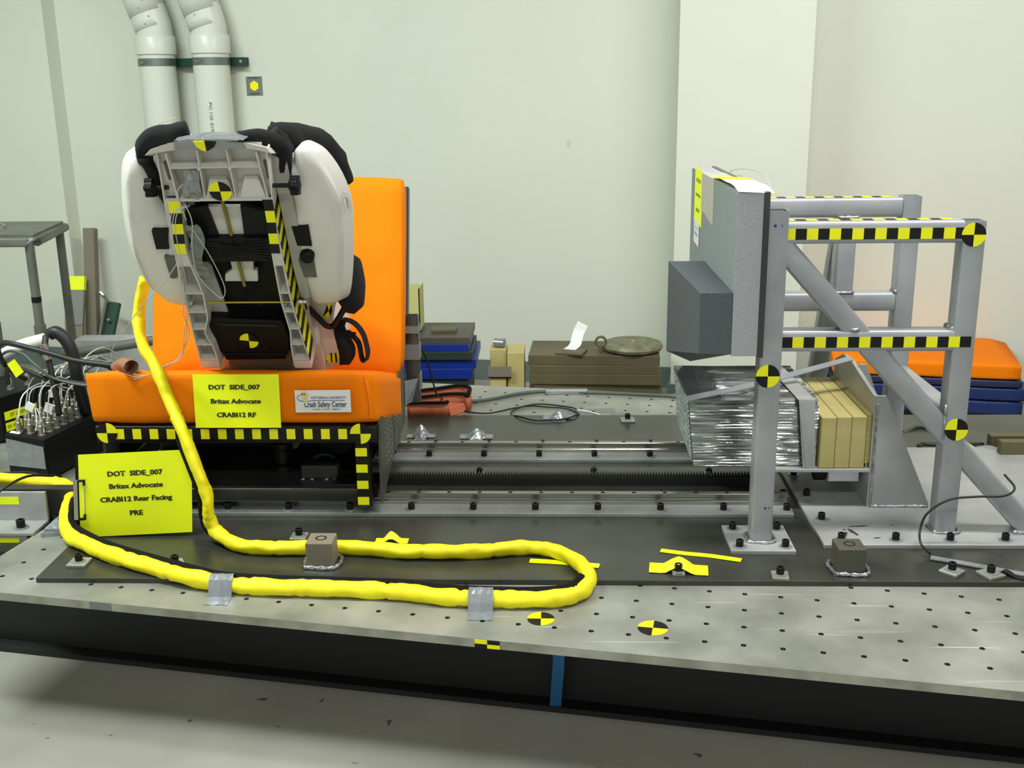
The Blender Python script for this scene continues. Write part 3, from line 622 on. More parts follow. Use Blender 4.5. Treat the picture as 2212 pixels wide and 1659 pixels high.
# ------------------------------------------------------------------ child seat (seen from behind, reclined towards the camera)
SO = V((-.735, 2.60, .40)); SVv = V((0, -.30, .54)).normalized(); SN = V((0, SVv.z, -SVv.y))
def sw(u, v, n=0.): return SO+V((u, 0, 0))+SVv*v+SN*n
SP={'rl_out':[(-0.11,0.627),(-0.123,0.506),(-0.134,0.351),(-0.141,0.249),(-0.15,0.131),(-0.158,0.007)],'rl_in':[(-0.087,0.63),(-0.089,0.513),(-0.104,0.368),(-0.096,0.295),(-0.092,0.248),(-0.099,0.175),(-0.12,0.12),(-0.109,0.074),(-0.108,0.007)],'rr_in':[(0.103,0.637),(0.107,0.511),(0.091,0.367),(0.086,0.223),(0.09,0.129),(0.082,0.073),(0.079,0.006)],'rr_out':[(0.129,0.627),(0.117,0.47),(0.113,0.247),(0.117,0.119),(0.124,0.006)],'tapeband':[(-0.043,0.686),(0.093,0.683),(0.116,0.674),(0.08,0.651),(0.005,0.653),(-0.063,0.647),(-0.046,0.669)],'blkL':[(-0.092,0.45),(-0.039,0.469),(-0.036,0.389),(-0.029,0.317),(-0.029,0.284),(-0.049,0.27),(-0.044,0.251),(0.024,0.248),(0.064,0.241),(0.057,0.117),(-0.072,0.118),(-0.077,0.203),(-0.081,0.285),(-0.103,0.322),(-0.094,0.389)],'blkR':[(0.032,0.468),(0.079,0.455),(0.072,0.325),(0.066,0.25),(0.024,0.248),(0.031,0.284),(0.022,0.284),(0.026,0.316),(0.026,0.386)],'mesh':[(-0.099,0.392),(0.079,0.391),(0.074,0.326),(-0.1,0.327)],'slabU':[(-0.045,0.468),(0.032,0.467),(0.025,0.374),(-0.037,0.375)],'slabL':[(-0.025,0.325),(0.03,0.324),(0.024,0.285),(0.033,0.285),(0.028,0.252),(-0.05,0.253),(-0.046,0.272),(-0.025,0.288)],'innerL':[(-0.101,0.324),(-0.08,0.287),(-0.07,0.123),(-0.109,0.144),(-0.114,0.206)],'foil':[(-0.059,0.584),(-0.029,0.58),(-0.032,0.502),(-0.081,0.506),(-0.071,0.552)],'box':[(-0.107,0.145),(0.068,0.134),(0.074,0.083),(0.061,0.02),(-0.115,0.031),(-0.122,0.11)],'ledge':[(-0.102,0.03),(0.058,0.029),(0.054,0.011),(-0.098,0.009)],'fabL':[(-0.163,0.599),(-0.136,0.646),(-0.113,0.652),(-0.059,0.661),(-0.066,0.639),(-0.119,0.627),(-0.147,0.606),(-0.139,0.581),(-0.138,0.498),(-0.133,0.481),(-0.139,0.514),(-0.139,0.555),(-0.142,0.583)],'fabR':[(0.064,0.637),(0.097,0.64),(0.133,0.634),(0.173,0.651),(0.195,0.65),(0.222,0.633),(0.245,0.618),(0.258,0.575),(0.237,0.597),(0.216,0.622),(0.193,0.618),(0.183,0.589),(0.164,0.58),(0.16,0.534),(0.15,0.53),(0.151,0.574),(0.126,0.596),(0.115,0.617),(0.062,0.628)],'grayR':[(0.132,0.605),(0.156,0.583),(0.156,0.543),(0.124,0.525),(0.124,0.571)],'base':[(0.097,0.083),(0.089,-0.106),(0.17,-0.106),(0.172,-0.064),(0.154,0.022),(0.187,0.125),(0.132,0.135),(0.101,0.136)],'st1':[(0.094,-0.083),(0.172,-0.057),(0.17,-0.09),(0.133,-0.092),(0.111,-0.105),(0.09,-0.105)],'st2':[(0.109,-0.056),(0.121,-0.042),(0.119,-0.072),(0.102,-0.081)],'st3':[(0.098,0.03),(0.124,0.042),(0.124,0.021),(0.099,0.005)],'st3b':[(0.099,0.004),(0.122,0.008),(0.107,-0.065),(0.099,-0.076)],'tri':[(0.144,0.069),(0.159,0.106),(0.172,0.106),(0.17,0.085),(0.161,0.067),(0.15,0.056)],'triy1':[(0.161,0.112),(0.173,0.115),(0.161,0.088)],'triy2':[(0.144,0.068),(0.161,0.088),(0.162,0.07),(0.151,0.057)],'b1':[(0.094,-0.082),(0.1,-0.08),(0.096,-0.104),(0.091,-0.104)],'b2':[(0.107,-0.074),(0.117,-0.073),(0.114,-0.1),(0.102,-0.104)],'b3':[(0.121,-0.087),(0.127,-0.067),(0.132,-0.089),(0.121,-0.092)],'b4':[(0.144,-0.057),(0.148,-0.057),(0.145,-0.089),(0.141,-0.089)],'b5':[(0.155,-0.057),(0.16,-0.057),(0.158,-0.089),(0.153,-0.089)],'tube':[(0.103,0.124),(0.117,0.116),(0.141,0.071),(0.154,0.053),(0.165,0.05),(0.176,0.061),(0.205,0.099),(0.228,0.155),(0.242,0.181)],'bolt':[(0.114,0.17),(0.132,0.17)],'sideout':[(0.143,0.591),(0.133,0.493),(0.14,0.362),(0.137,0.247),(0.126,0.006)],'stripeR':[(0.123,0.474),(0.133,0.493),(0.145,0.47),(0.133,0.256),(0.126,0.149),(0.13,0.006),(0.124,0.006),(0.113,0.247),(0.117,0.453)],'patch':[(-0.186,0.406),(-0.149,0.406),(-0.159,0.353),(-0.189,0.353)],'patch2':[(-0.176,0.332),(-0.15,0.33),(-0.162,0.267),(-0.177,0.267)],'patch3':[(0.137,0.412),(0.175,0.411),(0.175,0.356),(0.141,0.357)],'patch4':[(0.136,0.318),(0.173,0.322),(0.172,0.264),(0.142,0.265)],'logo':[(0.266,0.477),(0.262,0.447),(0.258,0.417),(0.257,0.447),(0.269,0.447)],'arrR':[(0.219,0.603),(0.233,0.564),(0.245,0.457),(0.245,0.353),(0.238,0.198)],'brown':[(-0.091,-0.01),(0.064,-0.008),(0.063,-0.044),(-0.1,-0.043)]}
def splate(name, key, n, th, m, parent, dn=0., bev=0., pts=None):
    pts = pts or SP[key]
    return part(name, prism(B(), [sw(u, v, n) for u, v in pts], SN*th, bev=bev), m, parent)
cs = thing('child_seat', 'white and black child car seat standing rear facing on the orange cushion', 'child seat', (-.735, 2.68, .37))
def interp(L, v):
    L = sorted(L, key=lambda p: p[1])
    if v <= L[0][1]: return L[0][0]
    for (a, va), (b, vb) in zip(L, L[1:]):
        if v <= vb: return a+(b-a)*(v-va)/(vb-va)
    return L[-1][0]
# main shell behind the rails: back wall, side walls, seat pan (hidden from the front but really there)
bm = B()
prism(bm, [sw(u, v, .085) for u, v in ((-.145, -.03), (.115, -.03), (.130, .30), (.150, .61), (-.125, .61), (-.13, .30))], SN*.02)
for s in (-1, 1):
    prism(bm, [sw(s*.133-.005, v, n) for v, n in ((-.06, .17), (.19, .17), (.22, .09), (.57, .09), (.50, .20), (.38, .24), (.25, .30), (.12, .36), (.0, .37), (-.16, .20))], V((s*.014, 0, 0)))
prism(bm, [sw(-.15, v, n) for v, n in ((.0, .09), (.06, .12), (.10, .36), (.02, .37), (-.17, .20), (-.10, .09))], V((.28, 0, 0)))
part('shell', bm, 'shell', cs)
# the two long rails with their pockets
def rail_part(out, inn, vs, sgn, name):
    bm = B(); N = 26; v0, v1 = .006, .628
    fr = lambda v: .010*math.sin(min(max((v-.05)/.5, 0), 1)*math.pi)*-1.0
    def wall(f, t, d):
        for i in range(N):
            a, b_ = v0+(v1-v0)*i/N, v0+(v1-v0)*(i+1)/N; ua, ub = f(a), f(b_)
            P_ = [sw(ua, a, fr(a)), sw(ua+t, a, fr(a)), sw(ub+t, b_, fr(b_)), sw(ub, b_, fr(b_))]
            Q = [sw(ua, a, d), sw(ua+t, a, d), sw(ub+t, b_, d), sw(ub, b_, d)]
            hexa(bm, [P_[0], P_[1], Q[1], Q[0], P_[3], P_[2], Q[2], Q[3]])
    fo = lambda v: interp(out, v); fi = lambda v: interp(inn, v)
    lo, hi = (fo, fi) if sgn < 0 else (fi, fo)
    wall(lo, .0035, .075); wall(lambda v: hi(v)-.0035, .0035, .075)
    body = part(name, bm, 'shell', cs)
    def plate(va, vb, n, th, m='shell', nm='rail_web'):
        K = 4; b = B()
        for k in range(K):
            a, b_ = va+(vb-va)*k/K, va+(vb-va)*(k+1)/K
            hexa(b, [sw(lo(a)+.002, a, fr(a)+n), sw(hi(a)-.002, a, fr(a)+n), sw(hi(a)-.002, a, fr(a)+n+th), sw(lo(a)+.002, a, fr(a)+n+th),
                     sw(lo(b_)+.002, b_, fr(b_)+n), sw(hi(b_)-.002, b_, fr(b_)+n), sw(hi(b_)-.002, b_, fr(b_)+n+th), sw(lo(b_)+.002, b_, fr(b_)+n+th)])
        return part(nm, b, m, body)
    plate(.0, .026, .001, .01); plate(.335, .512, .001, .006)
    plate(.02, .34, .034, .004, 'shelld', 'pocket_floor'); plate(.51, .625, .018, .004, 'shell', 'pocket_floor')
    for v in vs: plate(v-.0018, v+.0018, .0, .036, nm='cross_rib')
    for v in vs[1:-1]:
        u = (lo(v)+hi(v))/2; part('rib_stud', lathe(B(), sw(u, v-.003, .002), SN*-1, [(.0035, 0), (.0035, .003), (.001, .004)], 8), 'shell', body)
    uc = (lo(.57)+hi(.57))/2
    bm = prism(B(), [sw(uc+.004*math.cos(t)+.0, .575+(.020 if math.sin(t) > 0 else -.020)+.004*math.sin(t), .0165) for t in [k*math.pi/5 for k in range(10)]], SN*.001)
    part('slot', bm, 'tubeg', body)
    for k in (0, 1):
        v = .222; u = lo(v)+.006+k*(hi(v)-lo(v)-.012)
        part('screw_boss', lathe(B(), sw(u, v-.012, .03), SN*-1, [(.0045, 0), (.0045, .028), (.0025, .028), (.0025, .02)], 10), 'shell', body)
    return body
RL = rail_part(SP['rl_out'], SP['rl_in'], (.335, .252, .193, .137, .083, .030), -1, 'back_rail')
RR = rail_part(SP['rr_out'], SP['rr_in'], (.335, .252, .193, .137, .083, .030), 1, 'back_rail')
def stape(R, pts, first):
    bm = B()
    for k in range(len(pts)-1):
        (ul, ur, v), (ul2, ur2, v2) = pts[k], pts[k+1]; f = lambda v: -.010*math.sin(min(max((v-.05)/.5, 0), 1)*math.pi)
        prism(bm, [sw(ul, v, f(v)-.0008), sw(ur, v, f(v)-.0008), sw(ur2, v2, f(v2)-.0008), sw(ul2, v2, f(v2)-.0008)], SN*.0008, mi=(k+first) % 2)
    return part('checker_tape', bm, ['yel', 'blkp'], R)
stape(RL, [(-.113, -.088, .508), (-.116, -.089, .478), (-.119, -.094, .450), (-.123, -.097, .423), (-.126, -.101, .397), (-.128, -.104, .369)], 0)
stape(RR, [(.096, .119, .510), (.097, .118, .482), (.096, .116, .452), (.094, .114, .423), (.092, .113, .395), (.090, .112, .369)], 1)
# side faces with slanted stripes
bm = B(); vv = [.47-.0215*k for k in range(22)]
f0 = lambda v: interp(SP['rr_out'], v)+.0005
for k in range(21):
    a, b_ = vv[k], vv[k+1]
    prism(bm, [sw(f0(a)+.0006, a+.012, -.004), sw(f0(a)+.0006, a+.030, .055), sw(f0(b_)+.0006, b_+.030, .055), sw(f0(b_)+.0006, b_+.012, -.004)], V((.001, 0, 0)), mi=(k+1) % 2)
part('slanted_stripe_tape', bm, ['yel', 'blkp'], RR)
# upper ribbed panel
pn = part('upper_panel', prism(B(), [sw(u, v, .030) for u, v in ((-.092, .508), (.110, .508), (.112, .634), (-.092, .634))], SN*.006), 'shell', cs)
for (ua, ub) in ((-.031, -.020), (.038, .043)):
    part('panel_rib', hexa(B(), [sw(ua-.0015, .510, .0), sw(ua+.0015, .510, .0), sw(ua+.0015, .510, .032), sw(ua-.0015, .510, .032), sw(ub-.0015, .636, .0), sw(ub+.0015, .636, .0), sw(ub+.0015, .636, .032), sw(ub-.0015, .636, .032)]), 'shell', pn)
part('panel_rib', prism(B(), [sw(-.088, .589, 0), sw(.106, .591, 0), sw(.106, .594, 0), sw(-.088, .592, 0)], SN*.032), 'shell', pn)
part('panel_rib', prism(B(), [sw(-.086, .507, -.002), sw(.108, .507, -.002), sw(.108, .514, -.002), sw(-.086, .514, -.002)], SN*.035), 'shell', pn)
for u in (-.026, .0405): part('rib_stud', lathe(B(), sw(u, .588, .002), -SN, [(.004, 0), (.004, .003), (.001, .004)], 10), 'shell', pn)
for (ua, ub) in ((-.028, .035), (.048, .104)):
    part('slope_web', hexa(B(), [sw(ua, .514, .004), sw(ub, .514, .004), sw(ub, .514, .03), sw(ua, .514, .03), sw(ua+.012, .553, .026), sw(ub-.016, .553, .026), sw(ub-.016, .553, .03), sw(ua+.012, .553, .03)]), 'shell', pn)
target('target_sticker', sw(.009, .534, -.004), (1, 0, 0), SVv, .0245, cs)
# crown band and tape over it
cbp = SP; low = [(-.134, .625), (-.103, .632), (-.051, .641), (-.003, .644), (.049, .642), (.086, .643), (.139, .627)]; upb = [(-.118, .640), (-.088, .651), (-.053, .658), (.004, .661), (.088, .654), (.130, .643)]
cr = part('crown', prism(B(), [sw(u, v, -.004) for u, v in low+upb[::-1]], V((0, .085, -.006)), bev=.002), 'shell', cs)
part('silver_tape', prism(B(), [sw(u, v, -.0056) for u, v in ((-.066, .6375), (-.003, .6425), (.049, .6405), (.088, .6415), (.084, .6545), (.004, .663), (-.062, .658))], SN*.0012), 'duct', cr)
bm = B(); g = []
for i in range(13):
    u = -.062+.148*i/12; base = .659+.004*math.sin(i/12*math.pi)
    g.append([bm.verts.new(sw(u, base+.001+.013*math.sin(min(1, j/4)*math.pi/2)*(.6+.4*math.sin(i/12*math.pi))+.004*noise.noise(V((i*1.1, j*.9, 0))), -.004)+V((0, j*.014, 0))) for j in range(7)])
for i in range(12):
    for j in range(6): bm.faces.new([g[i][j], g[i+1][j], g[i+1][j+1], g[i][j+1]])
part('silver_tape', bm, 'duct', cr)
bm = B()
prism(bm, [sw(u, v, -.0075) for u, v in ((-.020, .660), (.004, .661), (.003, .636), (-.006, .638), (-.016, .647))], SN*.001, mi=0)
prism(bm, [sw(u, v, -.0075) for u, v in ((.004, .661), (.029, .659), (.022, .647), (.012, .640), (.003, .636))], SN*.001, mi=1)
part('half_target_sticker', bm, ['yel', 'blkp'], cr)
# inner black mechanism, pale slabs, rods
part('mechanism_plate', prism(B(), [sw(u, v, .07) for u, v in ((-.115, .0), (.085, .0), (.09, .33), (.100, .508), (-.085, .508), (-.10, .33))], SN*.012), 'blk', cs)
part('black_cover', prism(B(), [sw(u, v, .026) for u, v in ((-.096, .455), (-.080, .47), (-.042, .476), (-.033, .39), (-.100, .39))], SN*.012, bev=.001), 'blk', cs)
part('black_cover', prism(B(), [sw(u, v, .026) for u, v in ((.034, .476), (.055, .470), (.098, .455), (.094, .39), (.026, .39))], SN*.012, bev=.001), 'blk', cs)
bm = prism(B(), [sw(u, v, .018) for u, v in ((-.099, .392), (.092, .392), (.090, .325), (-.098, .325))], SN*.05)
mg = part('mesh_bridge', bm, 'blk', cs)
bm = B()
for k in range(7):
    vv0 = .332+.009*k; bow = .010*(k-3)/3
    tube(bm, [sw(-.09, .358+(k-3)*.010, .017), sw(-.04, .358+(k-3)*.0065, .014), sw(.0, .358+(k-3)*.0045, .013), (sw(.04, .358+(k-3)*.0065, .014)), sw(.078, .358+(k-3)*.010, .017)], .0012, 6, 4)
for k in range(3): tube(bm, [sw(-.03+.03*k, .385, .015), sw(-.025+.025*k, .33, .015)], .0012, 6, 1)
part('mesh_ribs', bm, 'black', mg)
splate('pale_slab', 'slabU', .034, .01, 'shell', cs); splate('pale_slab', 'slabL', .036, .012, 'shell', cs); splate('inner_web', 'innerL', .052, .006, 'shelld', cs)
part('inner_web', prism(B(), [sw(-.084, .506, .04), sw(-.076, .50, .04), sw(-.072, .43, .045), sw(-.092, .36, .05), sw(-.10, .36, .05)], SN*.004), 'shelld', cs)
bm = B(); N = 46
sweep(bm, [sw(-.004+.0*k/N, .508-(.508-.243)*k/N, .029) for k in range(N*3+1) for k in [k/3]], lambda i, q: [((.0036+.0009*(i % 2))*math.cos(t), (.0036+.0009*(i % 2))*math.sin(t)) for t in [a*math.pi/4 for a in range(8)]])
part('threaded_rod', bm, 'yrod', cs)
part('cross_bar', cyl(B(), sw(-.097, .217, .0), sw(.115, .217, .0), .0026, 10), 'gold', cs, smooth=True)
part('lower_black_box', prism(B(), [sw(u, v, .026) for u, v in SP['box']], SN*.05, bev=.003), 'blk', cs)
part('box_rib', prism(B(), [sw(-.09, .128, .023), sw(.052, .123, .023), sw(.052, .120, .023), (sw(-.09, .125, .023))], SN*.004), 'dgreen', cs)
for u in (-.075, .01): part('box_rib', prism(B(), [sw(u, .03, .024), sw(u+.002, .03, .024), sw(u-.006, .12, .024), sw(u-.008, .12, .024)], SN*.003), 'dk', cs)
part('lower_ledge', prism(B(), [sw(u, v, .022) for u, v in SP['ledge']], SN*.05, bev=.002), 'blk', cs)
part('base_foot', prism(B(), [sw(-.105, .005, .06), sw(.075, .005, .06), sw(.07, -.06, .06), sw(-.11, -.06, .06)], SN*.08), 'tgrey', cs)
target('target_sticker', sw(-.027, .072, .0245), (.97, 0, -.1), SVv+V((.1, 0, 0)), .0235, cs)
# knobs
def knob(u0, u1, u2, v, sgn, nm):
    k = part(nm, lathe(B(), sw(u0, v, .01), (sgn, 0, 0), [(.006, 0), (.015, .001), (.019, .004), (.019, .018), (.014, .021), (.010, .024), (.010, abs(u1-u0)), (.001, abs(u1-u0))], 14), 'blk', cs, smooth=True)
    for a in range(6):
        t = a*math.pi/3; c_ = sw(u0, v, .01)+(SVv*math.cos(t)+SN*math.sin(t))*.0165
        part('knob_lobe', cyl(B(), c_+V((sgn*.002, 0, 0)), c_+V((sgn*.019, 0, 0)), .0065, 8), 'blk', k, smooth=True)
    part('knob_stem', cyl(B(), sw(u1, v, .01), sw(u2, v, .01), .005, 10), 'black', k, smooth=True)
knob(-.158, -.134, -.108, .536, 1, 'adjust_knob'); knob(.182, .160, .120, .538, -1, 'adjust_knob')
# big white side pads
WR = [(0.174,0.567),(0.155,0.559),(0.146,0.518),(0.14,0.464),(0.121,0.413),(0.123,0.324),(0.134,0.23),(0.151,0.166),(0.180,.158),(0.212,0.16),(0.234,0.18),(0.254,.27),(0.268,0.368),(0.275,0.454),(0.263,0.525),(0.237,0.582),(0.210,0.604),(0.196,0.606),(0.180,0.596)]
WL = [(-.177,.597),(-.195,.590),(-.213,.575),(-.233,.535),(-.261,.426),(-.274,.309),(-.262,.213),(-.235,.169),(-.210,.158),(-.187,.158),(-.15,.17),(-.135,.232),(-.130,.32),(-.140,.416),(-.148,.481),(-.150,.547),(-.160,.58)]
def dens(L, k=3):
    o = []
    n = len(L)
    for i in range(n):
        p0, p1, p2, p3 = [V((*L[(i+d) % n], 0)) for d in (-1, 0, 1, 2)]
        for j in range(k):
            t = j/k; q = .5*((2*p1)+(-p0+p2)*t+(2*p0-5*p1+4*p2-p3)*t*t+(-p0+3*p1-3*p2+p3)*t**3); o.append((q.x, q.y))
    return o
def pad(L, sgn, name):
    L = dens(L); cu = sum(p[0] for p in L)/len(L); cv = sum(p[1] for p in L)/len(L)
    us = [p[0]*sgn for p in L]; umin, umax = min(us), max(us)
    bm = B(); rings = []
    # (n, inset towards centre, inner side inset, shift)
    for n, s, so in ((.036, .55, .0), (.040, .78, .0), (.046, .93, .004), (.056, .985, .006), (.080, 1.0, .0), (.150, .995, -.008), (.21, .97, -.012), (.26, .90, -.014), (.285, .74, -.014), (.292, .5, -.012)):
        r = []
        for u, v in L:
            fo = ((u*sgn-umin)/(umax-umin)); ss = s
            uu_ = cu+(u-cu)*ss; vv_ = cv+(v-cv)*(ss if ss > .9 else ss)
            if n < .07: uu_ = uu_-sgn*fo*so*4.2        # outer shoulder slopes away from the back face
            else: uu_ = uu_+sgn*fo*so
            if n > .08:
                vv_ -= .6*(n-.08)*max(0, min(1, (v-.16)/.30)); uu_ -= (.25*(n-.08) if sgn > 0 else 0)
            dn = .012*fo*fo if n < .07 else 0
            # the face dips slightly in the middle
            dn += .006*math.exp(-((v-.45)/.06)**2)*(n < .06)
            r.append(bm.verts.new(sw(uu_, vv_, n+dn)))
        rings.append(r)
    m = len(L)
    for a, b_ in zip(rings, rings[1:]):
        for j in range(m): bm.faces.new([a[j], a[(j+1) % m], b_[(j+1) % m], b_[j]])
    bm.faces.new(rings[0][::-1]); bm.faces.new(rings[-1])
    return part(name, bm, 'pad', cs, smooth=2)
PR = pad(WR, 1, 'side_pad'); PL = pad(WL, -1, 'side_pad')
for key, P_ in (('patch', PL), ('patch2', PL), ('patch3', PR), ('patch4', PR)):
    splate('pad_recess', key, .030 if 'patch' == key or key == 'patch2' else .034, .012, 'blk' if key in ('patch', 'patch3') else 'tubeg', P_)
bm = B()
for r in (.016, .010):
    pts = [sw(.262+.010*math.cos(t)*(r/.016), .447+r*1.9*math.sin(t), .0735+.0*t) for t in [k*2*math.pi/24 for k in range(25)]]
    tube(bm, pts, .0009, 5, 1)
part('embossed_ring', bm, 'shell', PR)
part('round_stop', lathe(B(), sw(.160, .330, .02), SN, [(.014, 0), (.017, .004), (.017, .02), (.01, .024)], 14), 'blk', PR, smooth=True)
# black cover bunched over the top
def lump(name, path, rad, m='fabric', amp=.18, par=cs):
    Pp = smoothpts(path, 5)
    def pf(i, q):
        r = rad(q) if callable(rad) else rad
        return [(r*math.cos(t)*(1+amp*noise.noise(V((i*.35, math.cos(t)*1.6, math.sin(t)*1.6)))), r*math.sin(t)*(1+amp*noise.noise(V((i*.35, math.cos(t)*1.6+9, math.sin(t)*1.6))))) for t in [k*math.pi/7 for k in range(14)]]
    return part(name, sweep(B(), Pp, pf), m, par, smooth=2)
lump('cover_fabric', [sw(-.158, .575, .05), sw(-.150, .612, .045), sw(-.125, .638, .045), (sw(-.09, .645, .05)), sw(-.05, .650, .06)], lambda q: .016+.006*math.sin(q*3))
lump('cover_fabric', [sw(-.152, .598, .035), sw(-.142, .560, .03), sw(-.138, .52, .03), sw(-.128, .48, .03), sw(-.120, .42, .035)], lambda q: .015-.008*q)
lump('cover_fabric', [sw(.062, .640, .045), sw(.10, .640, .045), sw(.135, .625, .05), sw(.150, .605, .05), sw(.145, .57, .05), sw(.143, .52, .055)], lambda q: .012+.006*math.sin(q*2.6))
lump('cover_fabric', [sw(.08, .550, .20), sw(.115, .548, .20), sw(.145, .545, .20), sw(.180, .532, .20), sw(.208, .505, .20), sw(.228, .465, .20), sw(.236, .42, .20)], lambda q: .020+.012*math.sin(q*3.0))
lump('cover_fabric', [sw(.125, .632, .07), sw(.140, .610, .07), sw(.150, .585, .07)], .020)
lump('cover_fabric', [sw(.11, .60, .12), sw(.14, .595, .12), sw(.16, .57, .12)], .028)
lump('seat_lining', [sw(0, .05, .17), sw(-.005, .20, .16), sw(0, .35, .155), sw(.01, .46, .155), sw(.01, .50, .15)], .095, amp=.08)
part('grey_side_web', prism(B(), [sw(u, v, .035) for u, v in ((.122, .600), (.156, .583), (.156, .535), (.152, .50), (.152, .42), (.146, .30), (.145, .20), (.124, .20), (.120, .3), (.122, .5))], SN*.008), 'shelld', cs)
# loose foil and wires on the back
bm = B(); g = []
for i in range(9):
    g.append([bm.verts.new(sw(-.060-.018*j/8+(.030+.014*j/8)*i/8, .582-.078*j/8, .004-.010*math.sin(j/8*3)+.006*noise.noise(V((i*.6, j*.6, 2))))) for j in range(9)])
for i in range(8):
    for j in range(8): bm.faces.new([g[i][j], g[i+1][j], g[i+1][j+1], g[i][j+1]])
part('crinkled_foil', bm, 'duct', cs)
bm = B(); g = []
for i in range(4):
    g.append([bm.verts.new(sw(-.100+.011*i+.010*math.sin(j*.5), .44-.155*j/14, .002+.010*noise.noise(V((i*.9, j*.7, 6))))) for j in range(15)])
for i in range(3):
    for j in range(14): bm.faces.new([g[i][j], g[i+1][j], g[i+1][j+1], g[i][j+1]])
part('clear_tape_strip', bm, 'ductd', RL)
# plain base with warning stickers and the steel recline tube
bs = part('seat_base', prism(B(), [sw(u, v, .12) for u, v in SP['base']], SN*.16, bev=.004), 'shell', cs)
for key, m in (('st1', 'yel'), ('st2', 'yel'), ('st3', 'yel'), ('triy1', 'yel'), ('triy2', 'yel')): splate('warning_sticker', key, .1185, .0012, m, bs)
splate('warning_sticker', 'st3b', .1185, .0012, 'white', bs)
splate('warning_sticker', 'tri', .1192, .0006, 'blkp', bs)
for key in ('b1', 'b2', 'b3', 'b4', 'b5'): splate('sticker_print', key, .1176, .0006, 'blkp', bs)
bm = B()
for k in range(11):
    v = -.008-.006*k; u = .100-.0002*k
    prism(bm, [sw(u, v, .1178), sw(u+.014, v+.004, .1178), sw(u+.014, v+.0047, .1178), sw(u, v+.0007, .1178)], SN*.0004)
prism(bm, [sw(.102, .022, .1178), sw(.112, .026, .1178), sw(.112, .0235, .1178), sw(.102, .0195, .1178)], SN*.0004); prism(bm, [sw(.103, .015, .1178), sw(.114, .019, .1178), sw(.114, .0165, .1178), sw(.103, .0125, .1178)], SN*.0004)
part('sticker_print', bm, 'blkp', bs)
tbn = part('recline_tube', tube(B(), [sw(.128, .214, .01), sw(.110, .15, .08), sw(.124, .108, .095), sw(.141, .073, .10), sw(.153, .055, .10), sw(.166, .052, .10), sw(.178, .064, .10), sw(.205, .105, .11), sw(.228, .150, .13), sw(.240, .168, .17)], .0078, 12, 5), 'black', cs, smooth=2)
part('acorn_nut', lathe(B(), sw(.126, .217, .0), (1, 0, 0), [(.009, 0), (.009, .002), (.006, .002), (.006, .008), (.004, .012), (.005, .013), (.004, .019), (.001, .021)], 12), 'nickel', cs, smooth=True)
# padded pouch and webbing tail at the right
bm = B()
lathe(bm, (-.520, 2.66, .60), (1, 0, .05), [(.001, -.03), (.04, -.028), (.066, -.01), (.070, .01), (.055, .032), (.02, .040), (.001, .041)], 22)
for v in bm.verts: v.co.z = .605+(v.co.z-.60)*1.12
part('armrest_pad', bm, 'fabric', cs, smooth=2)
wb = thing('black_webbing', 'black harness webbing tail looped over the orange back cushion', 'strap', (-.54, 2.72, .37))
part('webbing_loop', ribbon(B(), [(-0.560,2.730,0.498),(-0.544,2.720,0.500),(-0.521,2.720,0.490),(-0.501,2.720,0.464),(-0.492,2.720,0.431),(-0.489,2.715,0.409),(-0.495,2.715,0.390),(-0.506,2.720,0.396),(-0.512,2.725,0.431),(-0.523,2.730,0.448),(-.545, 2.735, .466)], .020, .002, side=(.4, 1, .2)), 'fabric', wb)
part('webbing_loop', ribbon(B(), [(-.556, 2.735, .50), (-.566, 2.735, .468), (-.564, 2.735, .435), (-.556, 2.735, .41), (-.556, 2.735, .375)], .026, .004, side=(1, .3, 0)), 'fabric', wb)
part('webbing_loop', ribbon(B(), [(-.556, 2.728, .49), (-.552, 2.726, .47), (-.537, 2.722, .462), (-.520, 2.722, .459)], .012, .004, side=(0, .5, 1)), 'fabric', wb)
lump('webbing_knot', [V((-.562, 2.735, .49)), V((-.563, 2.735, .455)), V((-.545, 2.735, .415)), V((-.552, 2.735, .378))], lambda q: .010+.012*math.sin(q*3), par=wb)
# sensor wires hanging at the left of the seat
wr = thing('sensor_wires', 'thin grey sensor wires looping from the left rail of the child seat', 'wire', (-.9, 2.36, .44))
for k, (dx, s) in enumerate(((0, 1), (-.006, .97), (.006, 1.03))):
    part('wire', tube(B(), [(-.800+dx, 2.33, .835), (-.826+dx, 2.33, .822), (-.836+dx, 2.33, .79), (-.840+dx*1.5, 2.34, .745), (-.835+dx*.6, 2.36, .70), (-.842+dx, 2.38, .64), (-.850-dx, 2.40, .585), (-.865+dx, 2.44, .53), (-.905, 2.50, .46+dx), (-.955+dx, 2.535, .425), (-1.01, 2.545, .398), (-1.045, 2.54, .395+dx)], .0010, 5, 5), 'wire', wr)
part('wire', tube(B(), [(-1.045, 2.54, .395), (-1.08, 2.52, .42), (-1.075, 2.50, .47), (-1.02, 2.45, .53), (-.95, 2.40, .60), (-.88, 2.36, .66), (-.835, 2.34, .71)], .0010, 5, 5), 'wire', wr)
part('wire', tube(B(), [(-.80, 2.32, .84), (-.79, 2.325, .80), (-.80, 2.34, .74), (-.80, 2.36, .68), (-.775, 2.38, .635), (-.757, 2.39, .62), (-.75, 2.385, .65), (-.768, 2.36, .72), (-.792, 2.335, .78)], .0012, 5, 5), 'wire', wr)
part('wire', tube(B(), [sw(-.07, .55, 0), sw(-.085, .535, -.005), sw(-.086, .50, -.006), sw(-.083, .46, -.006)], .001, 5, 5), 'wirew', wr)
part('wire', tube(B(), [sw(-.17, .60, .03), sw(-.15, .63, .05), sw(-.11, .662, .06), sw(-.07, .672, .07)], .0008, 5, 5), 'wire', wr)
